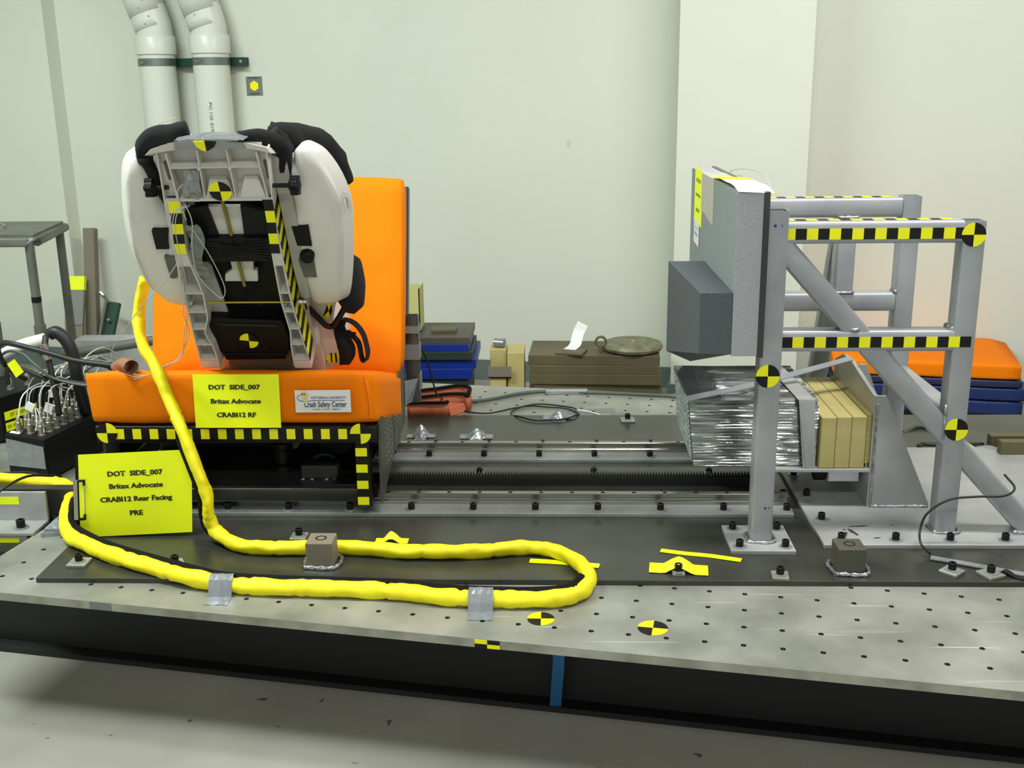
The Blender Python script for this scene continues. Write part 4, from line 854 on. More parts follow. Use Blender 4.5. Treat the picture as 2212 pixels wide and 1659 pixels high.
# rolled brown tube lying on the cushion corner
bm = B(); sweep(bm, [V((-1.115, 2.62, .398)), V((-1.085, 2.585, .415)), V((-1.05, 2.545, .418))], lambda i, q: [(.018*math.cos(t)*(1+.1*math.sin(3*t)), .018*math.sin(t)) for t in [k*math.pi/8 for k in range(16)]], caps=False)
single('brown_cardboard_roll', bm, 'brownp', 'open brown cardboard roll lying on the left corner of the orange cushion', 'roll', smooth=2)
# ------------------------------------------------------------------ aluminium impact fixture
fx = thing('impact_fixture', 'grey welded tube fixture bolted to the right of the plate, carrying the foam door', 'test fixture', (.8, 2.7, PT))
AT = PT+.0095
bp = part('post_base_plate', box(B(), (.411, 2.342, PT), (.562, 2.497, AT), .001), 'castpl', fx)
for x in (.434, .541):
    for y in (2.366, 2.471): bolt(bp, (x, y, AT))
mp = part('main_base_plate', hexa(B(), [(.635, 2.378, PT), (2.2, 2.385, PT), (2.2, 3.10, PT), (.635, 3.10, PT), (.635, 2.378, AT), (2.2, 2.385, AT), (2.2, 3.10, AT), (.635, 3.10, AT)], .001), 'castpl', fx)
for x in (.682, .81, .938, 1.067, 1.196, 1.33): bolt(mp, (x, 2.408, AT))
bolt(mp, (.665, 2.535, AT)); bolt(mp, (.665, 2.70, AT)); bolt(mp, (.665, 2.86, AT)); bolt(mp, (1.01, 2.62, AT)); bolt(mp, (1.06, 2.82, AT))
bm = B()
for k, (x, y, a, l, w) in enumerate(((.700, 2.44, 1.2, .035, .008), (.722, 2.455, 1.9, .045, .010), (.745, 2.492, .1, .05, .006), (.77, 2.42, .2, .02, .006), (.705, 2.47, .2, .008, .006), (.83, 2.50, .3, .01, .003))):
    pts = [V((x, y, AT+.0002))+Matrix.Rotation(a, 3, 'Z')@V((l*(.5*math.cos(t)), w*.5*math.sin(t)*(1+.3*math.sin(5*t+k)), 0)) for t in [q*math.pi/6 for q in range(12)]]
    prism(bm, pts, (0, 0, .0002))
part('scuff_marks', bm, 'skid', mp)
# posts
part('post_spacer', box(B(), (.470, 2.4408, .46), (.5144, 2.4995, .775), .002), 'cast', fx)
pA = part('post', sqtube(B(), (.489, 2.4154, AT), (.489, 2.4154, .806)), 'cast', fx, smooth=True)
pB = part('post', sqtube(B(), (.9408, 2.4754, AT), (.9408, 2.4754, .7735)), 'cast', fx, smooth=True)
pC = part('post', sqtube(B(), (.489, 2.925, .56), (.489, 2.925, .80)), 'cast', fx, smooth=True)
pD = part('post', sqtube(B(), (.9435, 2.925, AT), (.9435, 2.925, .786)), 'cast', fx, smooth=True)
part('short_post', sqtube(B(), (.779, 2.925, .53), (.779, 2.925, .733)), 'cast', fx, smooth=True)
def weld(pts, par, r=.004, k=6):
    part('weld_bead', tube(B(), pts, lambda t: r*(1+.25*math.sin(t*90)), 7, k), 'weld', par, smooth=2)
def footweld(x, y, par, h=.0254):
    c = h+.002; weld([(x-c, y-c, AT+.002), (x+c, y-c, AT+.002), (x+c, y+c, AT+.002), (x-c, y+c, AT+.002), (x-c, y-c, AT+.002)], par, .0045, 5)
footweld(.489, 2.4154, pA); footweld(.9435, 2.4754, pB); footweld(.9435, 2.925, pD)
# beams (near frame and far frame)
BH = .0508
b1 = part('beam', sqtube(B(), (.515, 2.4754, .7495), (.9181, 2.4754, .7495), up=(0, 0, 1), rad=.009), 'cast', fx, smooth=True)
b2 = part('beam', sqtube(B(), (.515, 2.4754, .4985), (.9181, 2.4754, .4985), up=(0, 0, 1), rad=.009), 'cast', fx, smooth=True)
b3 = part('beam', sqtube(B(), (.5144, 2.925, .757), (.9181, 2.925, .757), up=(0, 0, 1), rad=.009), 'cast', fx, smooth=True)
b4 = part('beam', sqtube(B(), (.5144, 2.925, .503), (.9181, 2.925, .503), up=(0, 0, 1), rad=.009), 'cast', fx, smooth=True)
part('beam', sqtube(B(), (.9435, 2.5008, .30), (.9435, 2.8996, .30), up=(0, 0, 1), rad=.009), 'cast', fx, smooth=True)
weld([(.914, 2.455, .524), (.914, 2.475, .5255), (.914, 2.498, .5255)], b2, .006); weld([(.665, 2.465, .5245), (.69, 2.452, .5250), (.715, 2.465, .5245)], b2, .005)
weld([(.918, 2.90, .530), (.918, 2.93, .532)], b4, .006); weld([(.75, 2.90, .5295), (.806, 2.90, .5295)], b4, .004); weld([(.752, 2.90, .7315), (.806, 2.90, .7315)], b3, .005)
# diagonals
d0, d1 = V((.480, 2.4300, .760)), V((1.155, 2.4300, .046))
dk_ = V((.685, 0, -.745)).normalized()
for a, b_ in (((.497, .740), (.714, .500)), ((.716, .498), (.935, .258)), ((.943, .247), (1.163, .007))):
    dd = part('diagonal_brace', sqtube(B(), (a[0], 2.4754, a[1]), (b_[0], 2.4754, b_[1]), h=.047, up=(0, 1, 0), rad=.008), 'cast', fx, smooth=True)
bm = B()
part('rear_brace', sqtube(B(), (.785, 2.965, .73), (.785, 3.24, .02), up=(1, 0, 0), rad=.007, w=.0508, h=.0508), 'cast', fx, smooth=True)
weld([(.914, 2.452, .345), (.914, 2.45, .30), (.914, 2.452, .262)], pB, .003)
weld([(1.10, 2.449, AT+.003), (1.14, 2.447, AT+.003), (1.19, 2.449, AT+.003)], mp, .006)
# checker tapes
fyb = 2.45
checker('checker_tape', (.5165, fyb-.0007, .7345), (1, 0, 0), (0, 0, 1), (.02535, .0248), 16, 0, b1)
checker('checker_tape', (.5235, fyb-.0007, .4842), (1, 0, 0), (0, 0, 1), (.02542, .0250), 17, 1, b2)
checker('checker_tape', (.520, 2.468, .7752), (1, 0, 0), (0, 1, 0), (.0252, .0254), 15, 0, b1)
checker('checker_tape', (.516, 2.918, .7828), (1, 0, 0), (0, 1, 0), (.0252, .0254), 15, 0, b3)
target('target_sticker', (.484, 2.3888, .432), (1, 0, 0), (0, 0, 1), .0268, pA)
target('target_sticker', (.9425, 2.4488, .285), (1, 0, 0), (0, 0, 1), .0268, pB); target('target_sticker', (.938, 2.4488, .743), (1, 0, 0), (0, 0, 1), .0268, pB)
text('pen_mark', '3', (.4985, 2.3898, .7735), (1, 0, 0), (0, 0, 1), .009, 'pen', pA, .01); part('pen_dot', lathe(B(), (.484, 2.3899, .7735), (0, -1, 0), [(.0035, 0), (.0035, .0005)], 10), 'pen', pA)
text('pen_mark', '4', (.503, 2.3898, .110), (1, 0, 0), (0, 0, 1), .009, 'pen', pA, .01); part('pen_dot', lathe(B(), (.494, 2.3899, .1095), (0, -1, 0), [(.0028, 0), (.0028, .0005)], 10), 'pen', pA)
# back plate of the foam door
part('door_plate', box(B(), (.4515, 2.352, .484), (.4635, 3.17, .851), .001), 'steel', fx)
# stop tower: upright plate, gussets, shelf
tw = part('stop_plate', prism(B(), [(.800, 2.622, AT), (.800, 3.02, AT), (.800, 3.02, .316), (.800, 2.94, .350), (.800, 2.86, .352), (.800, 2.72, .330), (.800, 2.64, .318), (.800, 2.622, .318)], (.010, 0, 0)), 'castpl', fx)
for y in (2.622, 2.81, 3.01):
    hgt = .318 if y != 2.81 else .352
    part('gusset', prism(B(), [(.810, y, AT), (.957, y, AT), (.957, y, .030), (.829, y, hgt), (.810, y, hgt)], (0, .009, 0)), 'castpl', tw)
weld([(.81, 2.620, AT+.002), (.88, 2.620, AT+.002), (.955, 2.620, AT+.002)], tw, .0045, 12)
weld([(.808, 2.620, .03), (.808, 2.620, .15), (.808, 2.620, .30)], tw, .0032, 16)
sh = part('shelf_plate', box(B(), (.556, 2.615, .118), (.800, 3.02, .126), .001), 'castpl', fx)
part('shelf_leg', box(B(), (.575, 2.80, AT), (.585, 3.0, .118)), 'castpl', sh); part('shelf_leg', box(B(), (.713, 2.675, .072), (.790, 2.78, .106)), 'white', sh)
part('load_cell', lathe(B(), (.682, 2.71, .090), (1, 0, 0), [(.026, 0), (.026, .028)], 16), 'blk', sh)
part('yellow_blob', lathe(B(), (.620, 2.79, .062), (0, -1, 0), [(.010, 0), (.012, .003), (.008, .008)], 12), 'yel', sh)

# ------------------------------------------------------------------ wooden boards, honeycomb, straps
for k in range(3):
    x0 = .672+.0385*k; bm = box(B(), (x0, 2.622+.001*k, .1265), (x0+.0378, 3.012, .1265+.1365+.0008*k), .003)
    single('wooden_board', bm, 'wood', ('upright wooden board next to the metal honeycomb', 'middle one of the three thick upright wooden boards', 'upright wooden board touching the thin plywood sheets')[k], 'board', 'thick boards standing on the fixture shelf')
for k in range(3):
    x0 = .7882+.0040*k; single('plywood_sheet', box(B(), (x0, 2.628+.002*k, .1385-.012*(k == 1)), (x0+.0034, 3.01, .2665+.001*k)), 'ply', ('thin plywood sheet against the last thick board', 'thin plywood sheet in the middle of its trio', 'thin plywood sheet against the metal stop plate')[k], 'board', 'thin plywood sheets')
hc = thing('aluminium_honeycomb', 'crinkled shiny aluminium honeycomb block lying in front of the wooden boards', 'honeycomb block', (.5, 2.82, .13))
Nz, x0, x1, yn, yf, zb, zt = 22, .356, .668, 2.640, 3.0, .1275, .300
bm = B()
def hprof(x):
    pr = []; s = 0 if x > x0+.01 else 0
    h = (zt-zb)
    for k in range(Nz*2+1):
        z = zb+h*k/(Nz*2); y = yn+(.0035 if k % 2 else -.0015)+.003*noise.noise(V((x*9, k*.9, 1))); pr.append((y+(.012 if z > zt-.012 else 0), z+.0012*noise.noise(V((x*14, k, 5)))))
    for k in range(1, 41):
        y = yn+.012+(yf-yn-.012)*k/40; pr.append((y, zt+(.0035 if k % 2 else -.001)+.002*noise.noise(V((x*9, k*.8, 3)))))
    pr.append((yf, zb)); return pr
rings = []
NX = 26
for i in range(NX+1):
    x = x0+(x1-x0)*i/NX; rings.append([bm.verts.new((x-.014*(1-min(1, (z-zb)/(zt-zb)))*0-(.0+.016*((z-zb)/(zt-zb)))*(1-i/NX), y, z)) for y, z in hprof(x)])
m_ = len(rings[0])
for a, b_ in zip(rings, rings[1:]):
    for j in range(m_): bm.faces.new([a[j], a[(j+1) % m_], b_[(j+1) % m_], b_[j]])
bm.faces.new(rings[0][::-1]); bm.faces.new(rings[-1]); part('foil_body', bm, 'honey', hc)
# open cells on the left end
bm = B(); ny, nz = 16, 24
xe = lambda z: x0-.016*((z-zb)/(zt-zb))
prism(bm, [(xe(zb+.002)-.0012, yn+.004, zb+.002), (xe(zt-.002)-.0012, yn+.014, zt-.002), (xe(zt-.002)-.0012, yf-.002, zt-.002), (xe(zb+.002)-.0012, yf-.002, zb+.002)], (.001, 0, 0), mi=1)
for j in range(nz):
    for i in range(ny):
        z = zb+.005+(zt-zb-.010)*(j+.5)/nz; y = yn+.016+(yf-yn-.024)*(i+(.5 if j % 2 else 0))/ny
        w_ = .0062*random.uniform(.5, 1.2)
        prism(bm, [(xe(z)-.0012, y-w_, z), (xe(z)-.0012, y, z+.0011), (xe(z)-.0012, y+w_, z), (xe(z)-.0012, y, z-.0014)], (-.0012, 0, 0))
q = part('open_cells', bm, ['cellrim', 'cellin'], hc); q['kind'] = 'stuff'
part('end_band', prism(B(), [(xe(zt)-.003, 2.70, zt+.003), (xe(zt)-.003, 2.672, zt+.003), (xe(zb)-.003, 2.652, zb+.01), (xe(zb)-.003, 2.680, zb+.01)], (.0015, 0, 0)), 'cast', hc)
# metal band over the block and the long tie bar
st = thing('grey_band', 'flat grey band bent over the right end of the honeycomb block', 'band', (.64, 2.7, .127))
part('band_top', prism(B(), [(.612, 2.632, .3055), (.655, 2.632, .3045), (.640, 2.99, .3055), (.600, 2.99, .3065)], (0, 0, .002)), 'castpl', st)
part('band_front', prism(B(), [(.614, 2.630, .306), (.655, 2.630, .306), (.663, 2.622, .127), (.632, 2.622, .127)], (0, .002, 0)), 'castpl', st)
part('band_fold', prism(B(), [(.614, 2.6285, .300), (.626, 2.6285, .300), (.650, 2.6205, .127), (.640, 2.6205, .127)], (0, .0015, 0)), 'cast', st)
bm = B(); ribbon(bm, [(.342, 2.640, .306), (.342, 2.640, .3085), (.50, 2.72, .318), (.66, 2.80, .336), (.800, 2.86, .3565)], .022, .0025, side=(0, 1, .25), k=4)
single('tie_bar', bm, 'cast', 'flat grey tie bar from the honeycomb corner up to the stop plate', 'bar')
bm = B(); prism(bm, [(.340, 2.637, .14), (.340, 2.637, .31), (.345, 2.637, .31), (.345, 2.637, .14)], (0, .02, 0)); bm.free()

# ------------------------------------------------------------------ foam door pad
fp = thing('foam_door_pad', 'tall grey foam slab glued to the left of the fixture with signs taped on', 'foam panel', (.42, 2.75, .484))
bm = box(B(), (.394, 2.357, .487), (.4512, 3.155, .849), .001)
for f in bm.faces:
    if abs(f.normal.y) > .9 or f.normal.z > .9: f.material_index = 1
part('foam_slab', bm, ['foamg', 'foamf'], fp)
bm = hexa(B(), [(.322, 2.360, .493), (.3935, 2.360, .491), (.3935, 3.06, .30), (.300, 2.842, .384), (.321, 2.360, .630), (.3935, 2.360, .630), (.3935, 2.838, .628), (.300, 2.838, .628)])
part('foam_wedge', bm, 'foamd', fp, 'dark grey foam wedge')
# signs on the foam: one upright on the left face, one folded over the top edge
ls = sheet('paper_sign', (.3932, 3.075, .705), V((0, -1, 0)), V((0, -.0, 1)), .150, .150, 'paper', 'yellow sign on the far upper corner of the foam slab', 'sign')
for txt, zz in (('DOT  SIDE_007', .118), ('Britax Advocate', .080), ('CRABI12 RF', .038)):
    text('lettering', txt, V((.3930, 3.075, .705))+V((0, -.075, zz)), (0, -1, 0), (0, 0, 1), .014, 'ink', ls, .02, 1.0)
ls2 = sheet('logo_card', (.3920, 3.06, .652), V((0, -1, -.05)), V((0, 0, 1)), .105, .065, 'white', 'white logo card below the yellow sign on the foam slab', 'card')
text('lettering', 'Crash Safety Center', V((.3918, 3.008, .678)), (0, -1, -.05), (0, 0, 1), .012, 'navy', ls2, .01, .7); text('lettering', 'KETTERING UNIVERSITY', V((.3918, 3.008, .694)), (0, -1, -.05), (0, 0, 1), .006, 'navy', ls2, .0, .9)
bm = B(); prism(bm, [(.3938, 2.935, .8492), (.3938, 2.710, .8492), (.3938, 2.710, .735), (.3938, 2.935, .755)], (-.0008, 0, 0)); prism(bm, [(.393, 2.935, .8492), (.393, 2.710, .8492), (.452, 2.710, .8492), (.452, 2.935, .8492)], (0, 0, .0008))
single('beige_tape', bm, 'clear', 'wide beige tape folded over the top edge of the foam slab', 'tape')
ts = thing('paper_sign', 'curled yellow sign taped flat on top of the foam slab near the post', 'sign', (.42, 2.5, .85))
bm = B(); g = []
for i in range(9):
    y = 2.745-.39*i/8; g.append([bm.verts.new((.388+.006*(i > 5)+(.078 if j else 0)*1.0, y, .8512+.012*math.sin(i/8*math.pi)*.6+(-.004 if i == 8 else 0)+(.004 if j == 0 else 0))) for j in (0, 1)])
for i in range(8): bm.faces.new([g[i][0], g[i+1][0], g[i+1][1], g[i][1]]).material_index = 0 if i < 4 else 1  # near half in card white: glare painted on the yellow sheet
r = bmesh.ops.extrude_face_region(bm, geom=bm.faces[:]); bmesh.ops.translate(bm, verts=[v for v in r['geom'] if isinstance(v, bmesh.types.BMVert)], vec=(0, 0, .0008))
part('sheet', bm, ['paper', 'white'], ts)
for txt, xx, yy in (('DOT  SIDE_007', .452, 2.66), ('Britax Advocate', .438, 2.62), ):
    text('lettering', txt, (xx-.004, yy, .861), (0, -1, 0), (1, 0, 0), .010, 'ink', ts, .02, 1.0)
single('thin_wire', tube(B(), [(.452, 2.86, .852), (.458, 2.84, .862), (.478, 2.78, .870), (.50, 2.68, .868), (.506, 2.60, .852), (.500, 2.55, .835)], .0012, 6), 'wire', 'thin wire arching from the top of the foam slab', 'wire')
single('right_sensor_cable', tube(B(), [(0.867,2.333,0.020),(0.848,2.345,0.040),(0.857,2.385,0.057),(0.872,2.390,0.098),(0.919,2.390,0.132),(0.982,2.390,0.140),(1.044,2.390,0.142),(1.080,2.420,0.150),(1.075, 2.47, .165)], .0028, 8), 'cable', 'black cable curving round the foot of the right fixture post', 'cable', smooth=2)
bm = B(); ribbon(bm, [(.864, 2.321, PT+.004), (.943, 2.283, PT+.004), (1.034, 2.236, PT+.004), (1.15, 2.19, PT+.004)], .020, .003, side=(.45, 1, 0)); single('clear_cable_cover', bm, 'duct', 'long silvery tape covering the cable end at the right plate corner', 'tape')
bm = B(); ribbon(bm, [(.992, 2.248, PT+.001), (1.0, 2.24, PT+.010), (1.02, 2.225, PT+.002), (1.05, 2.205, PT+.003)], .016, .002, side=(.7, .7, 0)); single('black_sheet_clip', bm, 'black', 'small bent black sheet clip beside the last clamp at the right', 'clip')
# ------------------------------------------------------------------ pipes on the back wall
for k, (sc_, lab) in enumerate(((.452, 'left white pipe on the back wall bending outward near the top'), (.732, 'right white pipe on the back wall with printed lettering'))):
    pc = wp(sc_, -.10, 0); xc, yc = pc.x, pc.y
    p = thing('white_pipe', lab, 'pipe', (xc, yc, FZ), 'white wall pipes')
    part('pipe_run', cyl(B(), (xc, yc, FZ), (xc, yc, 1.30), .085, 32), 'pvc', p, smooth=True)
    part('coupling', lathe(B(), (xc, yc, 1.255), (0, 0, 1), [(.087, 0), (.093, .001), (.093, .078), (.089, .084), (.080, .084)], 32), 'pvc', p, smooth=True)
    part('elbow', tube(B(), [(xc, yc, 1.32), (xc, yc, 1.37), (xc-.010, yc, 1.42), (xc-.022, yc, 1.46)], .083, 32, 4), 'pvc', p, smooth=2)
    part('elbow', tube(B(), [(xc-.004, yc, 1.375), (xc-.024, yc, 1.445), (xc-.046, yc, 1.52)], .0855, 32, 2), 'pvc', p, smooth=2)
    part('elbow', tube(B(), [(xc-.022, yc, 1.440), (xc-.085, yc, 1.64), (xc-.20, yc, 2.05)], .088, 32, 2), 'pvc', p, smooth=2)
    for q in range(4):
        a = -.6+.35*(q % 2)+(.5 if k == 0 else 0); z = 1.39+.035*q; part('screw', lathe(B(), (xc+.087*math.sin(a)-.012*q, yc-.087*math.cos(a), z), (0, -1, 0), [(.004, 0), (.003, .003), (.001, .004)], 8), 'nickel', p)
    bd = part('pipe_strap', lathe(B(), (xc, yc, 1.203), (0, 0, 1), [(.086, 0), (.0885, 0), (.0885, .034), (.086, .034)], 32), 'galv', p, smooth=True)
    part('strap_bolt', cyl(B(), (xc-.05, yc-.085, 1.220), (xc-.02, yc-.092, 1.220), .006, 8), 'nickel', bd)
    if k == 1: text('printed_lettering', 'PVC 1120  D1785', (xc+.005, yc-.0856, .96), (0, 0, -1), (1, 0, 0), .020, 'ink', p, 0, 1.0)
rl = thing('strut_rail', 'green strut channel fixed across the wall behind both white pipes', 'wall bracket', wp(.62, -.02, 1.198))
part('channel', wbox(B(), .372, -.050, 1.198, .876, -.001, 1.238), 'green', rl)
part('channel_end', lathe(B(), wp(.858, -.0505, 1.219), -WY, [(.008, 0), (.008, .002), (.001, .003)], 10), 'nickel', rl)
stk = thing('wall_sticker', 'small grey and yellow university sticker on the wall right of the pipes', 'sticker', wp(.895, -.002, 1.06))
part('sticker_sheet', wbox(B(), .855, -.0025, 1.062, .937, -.001, 1.150), 'ductd', stk)
text('lettering', 'KETTERING', wp(.896, -.003, 1.143), WX, (0, 0, 1), .011, 'ink', stk, .01, 1.0); text('lettering', 'UNIVERSITY', wp(.896, -.003, 1.070), WX, (0, 0, 1), .011, 'ink', stk, .01, 1.0)
part('yellow_shape', prism(B(), [wp(.896+.024*math.cos(t), -.0026, 1.107+.024*math.sin(t)) for t in [math.pi/6+q*math.pi/3 for q in range(6)]], -WY*.0008), 'yel', stk)

# ------------------------------------------------------------------ steel leaning on the wall, left
bm = B(); box(bm, (-.03, -.03, 0), (.03, .03, .80)); 
def lean(name, x0, x1, z0, z1, w, d, m, lab, y0=5.22, y1=5.40, prof='box'):
    a, b_ = V((x0, y0, z0)), V((x1, y1, z1)); bm = B(); 
    if prof == 'box': ribbon(bm, [a, b_], w, d, k=1, side=(1, 0, 0))
    return single(name, bm, m, lab, 'steel bar')
bm.free()
lean('angle_bar', -2.338, -2.345, FZ, .425, .055, .05, 'tgrey', 'tallest brown steel bar leaning in the wall corner', 5.20, 5.36)
lb_ = thing('taped_plank', 'leaning steel channel wrapped in yellow and silver tape at its top', 'steel bar', (-2.42, 5.12, FZ))
part('channel', ribbon(B(), [(-2.385, 5.05, FZ), (-2.392, 5.24, .195)], .088, .02, k=1, side=(1, 0, 0)), 'tgrey', lb_)
part('yellow_tape', ribbon(B(), [(-2.3915, 5.2175, .135), (-2.392, 5.24, .20)], .093, .026, k=1, side=(1, 0, 0)), 'tapey', lb_)
part('silver_tape', ribbon(B(), [(-2.389, 5.15, -.03), (-2.3915, 5.2175, .134)], .091, .024, k=1, side=(1, 0, 0)), 'ductd', lb_)
gs = thing('green_strut_bar', 'short dark green strut channel leaning on the wall with a clamp on top', 'steel bar', (-2.24, 5.2, FZ))
part('channel', ribbon(B(), [(-2.29, 5.15, FZ), (-2.232, 5.30, .055)], .05, .03, k=1, side=(1, 0, 0)), 'green', gs)
part('flange', ribbon(B(), [(-2.318, 5.13, FZ), (-2.262, 5.28, .07)], .012, .045, k=1, side=(1, 0, 0)), 'tubeg', gs)
for z in (-.02, -.12): part('strut_nut', lathe(B(), (-2.245+.16*z, 5.235+.3*z, z), (0, -1, 0), [(.010, 0), (.008, .005), (.002, .007)], 8), 'nickel', gs)
part('clamp', tube(B(), [(-2.262, 5.28, .06), (-2.270, 5.27, .09), (-2.290, 5.26, .12), (-2.275, 5.26, .10)], .010, 8), 'nickel', gs)
lean('scrap_bar', -2.44, -2.26, -.29, -.15, .03, .02, 'tubeg', 'short scrap bar slanting at the foot of the leaning steel', 5.05, 5.10)
lean('scrap_bar', -2.30, -2.16, -.30, -.20, .03, .02, 'brown', 'short rusty bar slanting beside the green strut foot', 5.0, 5.12)
# tubular cart at the far left
ct = thing('tubular_cart', 'grey tubular stand with a plate top at the left edge by the wall', 'stand', (-1.98, 3.9, FZ))
part('top_plate', prism(B(), [(-2.6, 3.62, .602), (-1.785, 3.62, .602), (-1.86, 4.02, .602), (-2.6, 4.02, .602)], (0, 0, .012)), 'tubeg', ct)
part('top_rim', tube(B(), [(-2.6, 3.60, .590), (-1.80, 3.60, .590), (-1.775, 3.62, .590), (-1.86, 4.03, .590)], .016, 10, 1), 'tubeg', ct, smooth=2)
for (x, y) in ((-1.800, 3.615), (-1.985, 3.66), (-2.55, 3.64), (-2.55, 4.0)):
    lg = part('leg', cyl(B(), (x, y, FZ), (x, y, .59), .0155, 14), 'tubeg', ct, smooth=True); part('leg_collar', cyl(B(), (x, y, .26-.06), (x, y, .30), .020, 14), 'tubeg', lg, smooth=True)
    part('tape_ring', cyl(B(), (x, y, .38), (x, y, .40), .0165, 14), 'blk', lg)
part('leg', cyl(B(), (-1.87, 4.0, FZ), (-1.87, 4.0, .59), .0155, 14), 'tubeg', ct, smooth=True)
part('top_bolt', lathe(B(), (-1.99, 3.80, .614), (0, 0, 1), [(.02, 0), (.02, .012), (.008, .02)], 10), 'nickel', ct)

# ------------------------------------------------------------------ recorder boxes on the side deck
dk = thing('recorder_box', 'black recorder box with rows of connectors, silver tape on its near end', 'electronics box', (-1.52, 3.05, -.02))
q = [V((-1.625, 2.965, 0)), V((-1.478, 2.905, 0)), V((-1.405, 3.33, 0)), V((-1.56, 3.37, 0))]
zz0, zz1 = -.012, .098
part('case', hexa(B(), [p+V((0, 0, zz0)) for p in q]+[p+V((0, 0, zz1)) for p in q], .002), 'blk', dk)
part('lid', hexa(B(), [p*1.0+V((0, 0, zz1)) for p in q]+[p+V((0, 0, zz1+.012)) for p in q], .002), 'blk', dk)
dv = (q[1]-q[0]).normalized(); nv = V((dv.y, -dv.x, 0))
part('end_tape', prism(B(), [q[0]+dv*.004+nv*.001+V((0, 0, .012)), q[1]-dv*.006+nv*.001+V((0, 0, .020)), q[1]-dv*.006+nv*.001+V((0, 0, .088)), q[0]+dv*.004+nv*.001+V((0, 0, .096))], nv*.001), 'duct', dk)
part('foot', lathe(B(), (-1.455, 2.90, -.02), (0, 0, 1), [(.016, 0), (.016, .022), (.012, .024)], 12), 'blk', dk)
part('label', prism(B(), [q[0]+dv*.01+V((0, .012, zz1+.0125)), q[0]+dv*.05+V((0, .012, zz1+.0125)), q[0]+dv*.05+V((0, .03, zz1+.0125)), q[0]+dv*.01+V((0, .03, zz1+.0125))], (0, 0, .0005)), 'white', dk)
lv = (q[2]-q[1]).normalized()
for i in range(3):
    for j in range(9):
        c_ = q[0]+dv*(.035+.045*i)+lv*(.03+.036*j)+V((0, 0, zz1+.012))
        cn = part('connector', lathe(B(), c_, (0, 0, 1), [(.011, 0), (.011, .004), (.0085, .005), (.0085, .030), (.0065, .032), (.0065, .042), (.004, .046)], 10), 'nickel', dk, smooth=True)
        if (i+j) % 5 != 4:
            h = .07+.05*random.random(); tx = random.uniform(-.01, .05); ty = random.uniform(.02, .10)
            part('lead', tube(B(), [c_+V((0, 0, .044)), c_+V((tx*.1, ty*.1, h*.7)), c_+V((tx*.5, ty*.5, h+.03)), c_+V((tx+.02, ty+.05, h+.02+.03*random.random())), c_+V((tx+.06, ty+.12, h-.01))], .0021, 6, 4), random.choice(['wirew', 'wire', 'wire', 'cable']), cn)
# bundled white tags
for k, (x, y, z) in enumerate(((-1.535, 2.96, .195), (-1.505, 3.05, .21), (-1.47, 3.12, .215), (-1.50, 3.0, .18))):
    part('cable_tag', box(B(), (x-.012, y-.002, z-.014), (x+.012, y+.002, z+.012), .001, R=Matrix.Rotation(.5+k, 3, 'Y')), 'white', dk)
for p in (((-1.515, 2.96, .19), (-1.50, 2.95, .15), (-1.495, 2.945, .12)), ((-1.52, 2.96, .19), (-1.515, 2.95, .15), (-1.52, 2.945, .125))):
    part('cable_tie', tube(B(), p, .0018, 5, 3), 'wirew', dk)
d2 = thing('second_recorder_box', 'black box with yellow labels cut off by the left picture edge', 'electronics box', (-1.85, 3.3, -.02))
Rb = hexa(B(), [(-2.02, 3.20, -.01), (-1.79, 3.26, -.01), (-1.66, 3.56, -.01), (-1.9, 3.6, -.01), (-2.02, 3.20, .135), (-1.79, 3.26, .135), (-1.66, 3.56, .135), (-1.9, 3.6, .135)], .003); part('case', Rb, 'blk', d2)
for z0, x0_, x1_, s_ in ((.060, -1.87, -1.765, 'EP 2.500MHV'), (.028, -1.87, -1.79, '0A WW')):
    e_ = V((.13, .30, 0)).normalized(); pass
e_ = V((.13, .30, 0)).normalized(); o_ = V((-1.79, 3.26, 0)); nn_ = V((e_.y, -e_.x, 0))
for z0, l0, l1, s_ in ((.055, .012, .14, 'EP 2.500MHV'), (.018, .012, .075, '0A WW')):
    pl_ = part('yellow_label', prism(B(), [o_+e_*l0+nn_*.001+V((0, 0, z0)), o_+e_*l1+nn_*.001+V((0, 0, z0)), o_+e_*l1+nn_*.001+V((0, 0, z0+.028)), o_+e_*l0+nn_*.001+V((0, 0, z0+.028))], nn_*.001), 'tapey', d2)
    text('lettering', s_, o_+e_*(l0+l1)/2+nn_*.0022+V((0, 0, z0+.014)), e_, (0, 0, 1), .017, 'ink', pl_, 0, .9)
for x, y in ((-1.80, 3.36), (-1.77, 3.42), (-1.74, 3.48), (-1.86, 3.34)): part('connector', lathe(B(), (x, y, .135), (0, 0, 1), [(.012, 0), (.012, .005), (.009, .006), (.009, .03), (.006, .04)], 10), 'nickel', d2, smooth=True)
lean2 = lambda nm, pts, r, m, lab, k=6: single(nm, tube(B(), pts, r, 10, k), m, lab, 'cable', smooth=2)
lean2('black_cable', [(-1.74, 3.35, .175), (-1.70, 3.2, .24), (-1.675, 3.1, .30), (-1.655, 3.05, .352), (-1.62, 3.02, .372), (-1.575, 3.0, .372), (-1.53, 3.0, .360), (-1.46, 3.0, .340), (-1.40, 3.0, .322), (-1.30, 3.0, .308), (-1.22, 3.0, .30)], .0085, 'cable', 'black cable arching from the left box behind the orange cushion')
lean2('black_conduit', [(-1.515, 3.10, .380), (-1.497, 3.10, .386), (-1.476, 3.10, .370), (-1.460, 3.10, .340), (-1.452, 3.10, .300), (-1.450, 3.10, .25), (-1.452, 3.12, .18), (-1.455, 3.15, .12)], .019, 'cable', 'thick black conduit bent over above the recorder box')
lean2('striped_cable', [(-1.510, 3.06, .383), (-1.508, 3.04, .35), (-1.500, 3.04, .31), (-1.492, 3.03, .27), (-1.482, 3.02, .21), (-1.480, 3.02, .15)], .009, 'cable', 'black cable with a silver sleeve dropping to the recorder box')
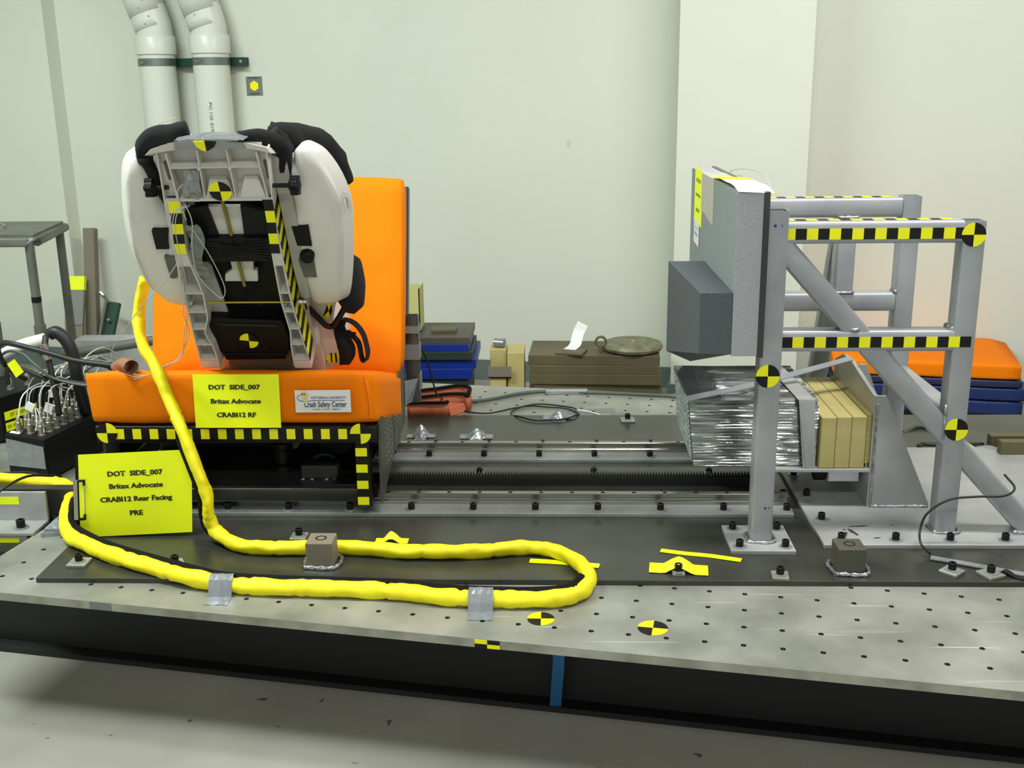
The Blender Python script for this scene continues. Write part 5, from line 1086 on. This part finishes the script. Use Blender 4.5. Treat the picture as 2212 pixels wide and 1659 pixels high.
single('silver_sleeve', cyl(B(), (-1.5085, 3.035, .365), (-1.500, 3.035, .318), .0105, 12), 'nickel', 'silver sleeve on the cable above the recorder box', 'sleeve', smooth=True)
lean2('grey_cable', [(-1.72, 3.1, .27), (-1.66, 3.1, .325), (-1.60, 3.08, .325), (-1.55, 3.05, .30), (-1.49, 3.02, .268), (-1.40, 3.0, .25), (-1.30, 3.0, .245)], .0045, 'cableg', 'thin grey cable running right above the recorder box')
lean2('black_cable', [(-1.72, 3.2, .20), (-1.67, 3.12, .27), (-1.60, 3.08, .275), (-1.52, 3.05, .255), (-1.45, 3.05, .245), (-1.36, 3.05, .232)], .007, 'cable', 'black cable lying across the recorder boxes to the cushion')
fl = single('yellow_flag', prism(B(), [(-1.618, 3.02, .308), (-1.594, 3.02, .323), (-1.571, 3.02, .284), (-1.596, 3.02, .266)], (0, .002, 0)), 'tapey', 'yellow tape flag on the grey cable beside the left box', 'tape')
lean2('grey_pipe', [(-1.80, 3.75, .16), (-1.62, 3.72, .19), (-1.42, 3.70, .225), (-1.25, 3.70, .24)], .018, 'tubeg', 'grey pipe lying behind the recorder boxes', 3)
bxd = single('grey_cable_duct', box(B(), (-1.78, 3.82, -.02), (-1.22, 3.90, .20), .004), 'castpl', 'grey sheet metal duct behind the recorder boxes', 'duct')
lean2('white_bundle', [(-1.98, 3.5, .17), (-1.90, 3.5, .21), (-1.82, 3.5, .25), (-1.74, 3.52, .27)], .022, 'wirew', 'white coiled cable bundle at the left edge behind the boxes', 3)
lean2('thin_black_cable', [(-1.62, 2.86, .02), (-1.56, 2.85, .03), (-1.48, 2.83, .035), (-1.40, 2.80, .012), (-1.33, 2.77, .01)], .003, 'cable', 'thin black cable under the near end of the recorder box')
lean2('thin_black_cable', [(-1.50, 2.45, .03), (-1.43, 2.46, .08), (-1.40, 2.50, .11), (-1.36, 2.56, .125), (-1.32, 2.62, .105)], .0035, 'cable', 'thin black cable arching over the aluminium angle bracket')
# angle bracket and steel blocks at the lower left
ab = thing('angle_bracket', 'aluminium angle bracket with yellow tape at the lower left edge', 'bracket', (-1.5, 2.48, 0))
ang = Matrix.Rotation(-.12, 4, 'Z')
for nm, lo, hi, m in (('flange', (-1.75, 2.465, .0), (-1.315, 2.555, .008), 'castpl'), ('upright', (-1.75, 2.550, .008), (-1.315, 2.560, .085), 'castpl'), ('yellow_tape', (-1.75, 2.5485, .052), (-1.385, 2.5498, .072), 'tapey'), ('lower_web', (-1.75, 2.470, -.14), (-1.335, 2.478, 0), 'castpl'), ('yellow_tape', (-1.42, 2.4685, -.036), (-1.355, 2.4698, -.008), 'tapey'), ('yellow_tape', (-1.75, 2.4685, -.036), (-1.452, 2.4698, -.008), 'tapey')):
    part(nm, box(B(), lo, hi, .001 if 'tape' not in nm else 0), m, ab)
bolt(ab, (-1.362, 2.50, .008), 1.25)
single('dark_steel_bar', box(B(), (-1.75, 2.60, .0), (-1.262, 2.635, .075), .002), 'steel', 'dark steel bar behind the angle bracket under the yellow sleeve', 'bar')
single('dark_steel_bar', box(B(), (-1.75, 2.645, .0), (-1.25, 2.72, .030), .002), 'steel', 'low dark steel bar beneath the left end of the yellow sleeve', 'bar')
bm = B(); prism(bm, [(-1.29, 2.455, .0), (-1.235, 2.47, .0), (-1.232, 2.52, .0), (-1.288, 2.50, .0)], (0, 0, .010)); box(bm, (-1.288, 2.47, .010), (-1.24, 2.50, .018))
prism(bm, [(-1.288, 2.47, .018), (-1.24, 2.47, .018), (-1.262, 2.49, .040)], (0, .02, 0))
single('tape_covered_nut', bm, 'duct', 'silver tape folded over a nut left of the clipboard foot', 'tape')

# ------------------------------------------------------------------ stacks by the wall
def stackplate(name, x0, x1, y0, y1, z0, z1, m, lab, grp, rz=0., cat='plate'):
    return single(name, box(B(), (x0, y0, z0), (x1, y1, z1), .002, R=Matrix.Rotation(rz, 3, 'Z')), m, lab, cat, grp)
g1 = 'stack of heavy plates behind the bench'
stackplate('wooden_skid', -.80, -.36, 4.34, 4.62, FZ, -.140, 'dk', 'dark skid under the blue plate stack behind the bench', g1, cat='skid')
stackplate('weight_plate', -.78, -.362, 4.31, 4.62, -.140, -.084, 'dgreen', 'dark green plate at the bottom of the stack behind the bench', g1)
stackplate('weight_plate', -.78, -.345, 4.30, 4.64, -.084, -.040, 'blue', 'lower blue plate in the stack behind the bench', g1)
stackplate('weight_plate', -.77, -.330, 4.31, 4.66, -.040, -.003, 'blue', 'blue plate lying above the lower blue plate behind the bench', g1, .01)
stackplate('weight_plate', -.79, -.345, 4.30, 4.62, -.003, .032, 'dgreen', 'dark green plate between blue plates behind the bench', g1)
stackplate('weight_plate', -.78, -.356, 4.30, 4.60, .032, .064, 'blue', 'uppermost blue plate in the stack behind the bench', g1)
stackplate('weight_plate', -.80, -.350, 4.30, 4.60, .064, .093, 'blkpl', 'dark grey plate on top of the blue stack behind the bench', g1)
stackplate('wood_offcut', -.520, -.415, 4.38, 4.46, .093, .108, 'brown', 'small flat brown offcut on the dark grey top plate', None, .05, 'offcut')
cbx = thing('cardboard_box', 'open cardboard box edge showing right of the orange back cushion', 'box', (-.62, 4.42, .093))
for lo, hi in (((-.74, 4.40, .093), (-.565, 4.404, .30)), ((-.569, 4.40, .093), (-.565, 4.54, .28)), ((-.74, 4.40, .093), (-.736, 4.54, .29)), ((-.74, 4.536, .093), (-.565, 4.54, .27)), ((-.74, 4.40, .093), (-.565, 4.54, .097))):
    part('side', box(B(), lo, hi), 'cardb', cbx)
g2 = 'brown plates stacked by the pillar'
zs = [(-.235, -.195, -.08, .425), (-.195, -.152, -.11, .44), (-.152, -.110, -.085, .445), (-.110, -.067, -.10, .44), (-.067, -.030, -.098, .43), (-.030, .012, -.105, .436)]
ls_ = ['lowest brown plate of the stack by the pillar', 'brown plate second from the bottom by the pillar', 'brown plate third from the bottom by the pillar', 'brown plate third from the top by the pillar', 'brown plate just under the top one by the pillar', 'top brown plate carrying the round weight by the pillar']
for k, (z0, z1, xa, xb) in enumerate(zs):
    stackplate('brown_steel_plate', xa, xb, 4.30+.005*(k % 3), 4.58, z0, z1, 'brown', ls_[k], g2, -.02*(k % 2)-.03)
stackplate('wooden_skid', -.02, .40, 4.33, 4.56, FZ, -.235, 'dk', 'dark skid under the brown plates by the pillar', None, 0, 'skid')
stackplate('wood_offcut', -.07, .05, 4.28, 4.33, FZ, -.195, 'wood', 'pale wood offcut at the foot of the brown plate stack', None, 0, 'offcut')
stackplate('small_brown_plate', .01, .125, 4.31, 4.41, .012, .022, 'brown', 'small brown square plate lying left of the round weight', None, -.25)
rw = thing('round_weight', 'round pitted cast weight with a ring bolt on the brown plates', 'weight', (.325, 4.41, .013))
part('disc', lathe(B(), (.325, 4.41, .013), (0, 0, 1), [(.10, 0), (.122, .006), (.127, .018), (.122, .030), (.112, .034), (.085, .033), (.08, .036), (.02, .037), (.016, .030), (.002, .030)], 40), 'bronze', rw, smooth=True)
part('ring_bolt', tube(B(), [(.190+.021*math.cos(t), 4.375, .056+.021*math.sin(t)) for t in [k*math.pi/8-math.pi/2 for k in range(17)]], .0055, 8, 1), 'brown', rw, smooth=2)
part('bolt_shank', cyl(B(), (.19, 4.375, .013), (.19, 4.375, .035), .008, 10), 'brown', rw)
bm = B(); ribbon(bm, [(.03, 4.36, .018), (.06, 4.38, .022), (.085, 4.42, .035), (.098, 4.45, .075), (.118, 4.46, .115)], .050, .001, side=(1, -.35, 0)); single('folded_paper', bm, 'white', 'folded pale sheet leaning behind the small brown plate', 'paper')
g3 = 'upright timber blocks between the plate stacks'
tbk = single('timber_block', box(B(), (-.268, 4.28, FZ), (-.202, 4.40, -.072), .003), 'wood', 'shorter yellowish timber block with a metal cap between the stacks', 'block', g3)
single('timber_block', box(B(), (-.198, 4.30, FZ), (-.128, 4.46, .028), .003), 'wood', 'taller yellowish timber block right of the metal capped one', 'block', g3)
single('timber_block', box(B(), (-.275, 4.41, FZ), (-.205, 4.52, .015), .003), 'wood', 'timber block behind the metal capped one', 'block', g3)
cp = thing('metal_cap_plate', 'grey riveted cap plate on the shorter timber block', 'plate', (-.225, 4.32, -.072))
part('plate', box(B(), (-.275, 4.272, -.072), (-.18, 4.278, -.025)), 'tgrey', cp); part('plate_top', box(B(), (-.275, 4.272, -.072), (-.18, 4.40, -.068)), 'tgrey', cp)
for x in (-.263, -.192):
    for z in (-.062, -.035): part('rivet', lathe(B(), (x, 4.272, z), (0, -1, 0), [(.003, 0), (.001, .002)], 8), 'nickel', cp)
single('foil_roll', lathe(B(), (-.258, 4.46, .034), (1, -.3, 0), [(.014, 0), (.019, 0), (.020, .045), (.014, .045)], 18), 'duct', 'small roll of silver tape on the rear timber block', 'tape roll', smooth=True)
# mats at the right
g4 = 'mats stacked against the right wall'
def mat_(name, z0, z1, m, lab, ds=0.):
    A_ = V((1.842+ds, 4.175, 0)); ax_, ay_ = -WX*.72, WY*.50
    q = [A_+ax_, A_, A_+ay_+WX*.03, A_+ax_+ay_]
    return tagp(single(name, cushion('m', [p+V((0, 0, z0)) for p in q]+[p+V((0, 0, z1)) for p in q], .010, '', .001), m, lab, 'mat', g4, smooth=2))
mat_('blue_mat', -.212, -.153, 'bluem', 'lowest blue mat of the stack by the right wall', .02)
mat_('blue_mat', -.153, -.098, 'bluem', 'middle blue mat of the stack by the right wall', .03)
mat_('blue_mat', -.098, -.064, 'navymat', 'darker upper blue mat just beneath the orange mat', .01)
mat_('orange_mat', -.064, -.003, 'orange', 'orange mat on top of the blue mats by the right wall')
bm = B(); A_ = V((1.83, 4.20, 0)); q = [A_-WX*.68, A_, A_+WY*.46, A_-WX*.68+WY*.46]; hexa(bm, [p+V((0, 0, FZ)) for p in q]+[p+V((0, 0, -.212)) for p in q])
single('mat_pallet', bm, 'dk', 'black platform under the blue mats by the right wall', 'platform')

# ------------------------------------------------------------------ cables and bits on the far aluminium
lean2('black_cable', [(-0.463,3.200,0.335),(-0.442,3.190,0.342),(-0.410,3.200,0.309),(-0.392,3.25,0.226),(-.395, 3.45, .09),(-0.380,3.64,0.012),(-0.363,3.613,0.008),(-0.310,3.539,0.006),(-0.253,3.511,0.006),(-0.208,3.522,0.006),(-0.145,3.570,0.006),(-0.090,3.598,0.006),(-0.034,3.588,0.006),(0.040,3.565,0.006),(0.080,3.505,0.006),(0.070,3.451,0.018),(0.034,3.408,0.018),(-0.032,3.388,0.018),(-0.077,3.394,0.018),(-0.122,3.436,0.018),(-0.149,3.490,0.006),(-0.144,3.546,0.006),(-0.099,3.592,0.009),(-0.044,3.611,0.009),(0.049,3.574,0.009),(.075, 3.56, .004)], .0028, 'cable', 'thin black cable looped on the far table behind the rails')
lean2('thick_grey_cable', [(-0.543,3.751,0.008),(-0.466,3.685,0.008),(-0.367,3.650,0.008),(-0.300,3.650,0.008),(-0.226,3.679,0.008),(-0.132,3.748,0.008),(-0.036,3.778,0.008),(0.130,3.762,0.008),(0.254,3.745,0.008),(0.396,3.718,0.008),(0.464,3.691,0.008),(0.80,3.62,0.008)], .0062, 'cableg', 'thick grey cable running along the far side of the table')
single('silver_cable_tape', box(B(), (-.036, 3.762, .0005), (.118, 3.79, .0165), .003), 'duct', 'silver tape wrapped round the thick grey cable', 'tape')
lean2('pale_cable_tip', [(.075, 3.555, .004), (.12, 3.53, .004), (.15, 3.50, .004)], .003, 'wirew', 'pale grey cable tip beside the grey tape pieces', 4)
ob = thing('orange_strap_bundle', 'folded orange cloth strap lying between the bench and the far table edge', 'strap', (-.42, 3.5, .0))
for k, (pts, w, nm) in enumerate((([(-.50, 3.47, .030), (-.44, 3.475, .030), (-.375, 3.47, .032), (-.36, 3.475, .034)], .052, 'fold'), ([(-.50, 3.53, .030), (-.43, 3.545, .032), (-.37, 3.565, .034), (-.315, 3.57, .032), (-.300, 3.545, .030)], .055, 'fold'), ([(-.50, 3.60, .032), (-.42, 3.62, .036), (-.33, 3.65, .040), (-.300, 3.62, .036), (-.30, 3.56, .032)], .058, 'fold'))):
    f_ = part(nm, ribbon(B(), [V(p) for p in pts], w, .012, side=(0, .05, 1)), 'obag', ob, smooth=2)
    part('dark_edge', ribbon(B(), [V(p)+V((0, -.004, w/2)) for p in pts], .007, .014, side=(0, 0, 1)), 'seam', f_)
part('fold', hexa(B(), [(-.50, 3.465, .0), (-.37, 3.475, .0), (-.30, 3.55, 0), (-.50, 3.60, 0), (-.50, 3.475, .03), (-.375, 3.485, .03), (-.31, 3.55, .032), (-.50, 3.59, .035)], .004), 'obag', ob)
rb = 'steel angle bars on the far right of the table'
single('dark_angle_bar', box(B(), (1.318, 3.15, 0), (1.9, 3.18, .042), .002), 'brown', 'rear dark steel bar at the far right of the table', 'bar', rb)
single('dark_angle_bar', box(B(), (1.30, 3.03, 0), (1.9, 3.06, .062), .002), 'brown', 'front dark steel bar at the far right of the table', 'bar', rb)
single('pale_wood_strip', hexa(B(), [(1.215, 3.22, 0), (1.245, 3.22, 0), (1.30, 2.72, 0), (1.262, 2.72, 0), (1.215, 3.22, .02), (1.245, 3.22, .02), (1.30, 2.72, .02), (1.262, 2.72, .02)], .002), 'cardb', 'pale strip lying right of the long diagonal brace', 'strip')
single('black_cable_coil', tube(B(), [(1.25, 3.02, .01), (1.16, 3.08, .012), (1.12, 3.11, .012), (1.10, 3.13, .014), (1.12, 3.15, .014), (1.2, 3.14, .014), (1.3, 3.16, .01)], .008, 10, 5), 'cable', 'black connector cable between the gusset and the right post', 'cable', smooth=2)
single('clear_tape_wad', ribbon(B(), [(1.262, 3.13, .01), (1.285, 3.09, .022), (1.30, 3.05, .012), (1.315, 3.01, .004)], .04, .003, side=(1, .3, .2)), 'duct', 'shiny crumpled tape left of the far right steel bars', 'tape')
single('grey_cable_right', tube(B(), [(1.10, 3.28, .01), (1.16, 3.32, .02), (1.20, 3.28, .012), (1.23, 3.2, .008)], .007, 8, 5), 'cableg', 'grey cable seen behind the triangular gusset', 'cable', smooth=2)

# ------------------------------------------------------------------ set the whole scene on a floor at z = 0
for o in list(COL.objects):
    if o.parent is None and o.type in ('MESH', 'EMPTY'): o.location.z += LIFT
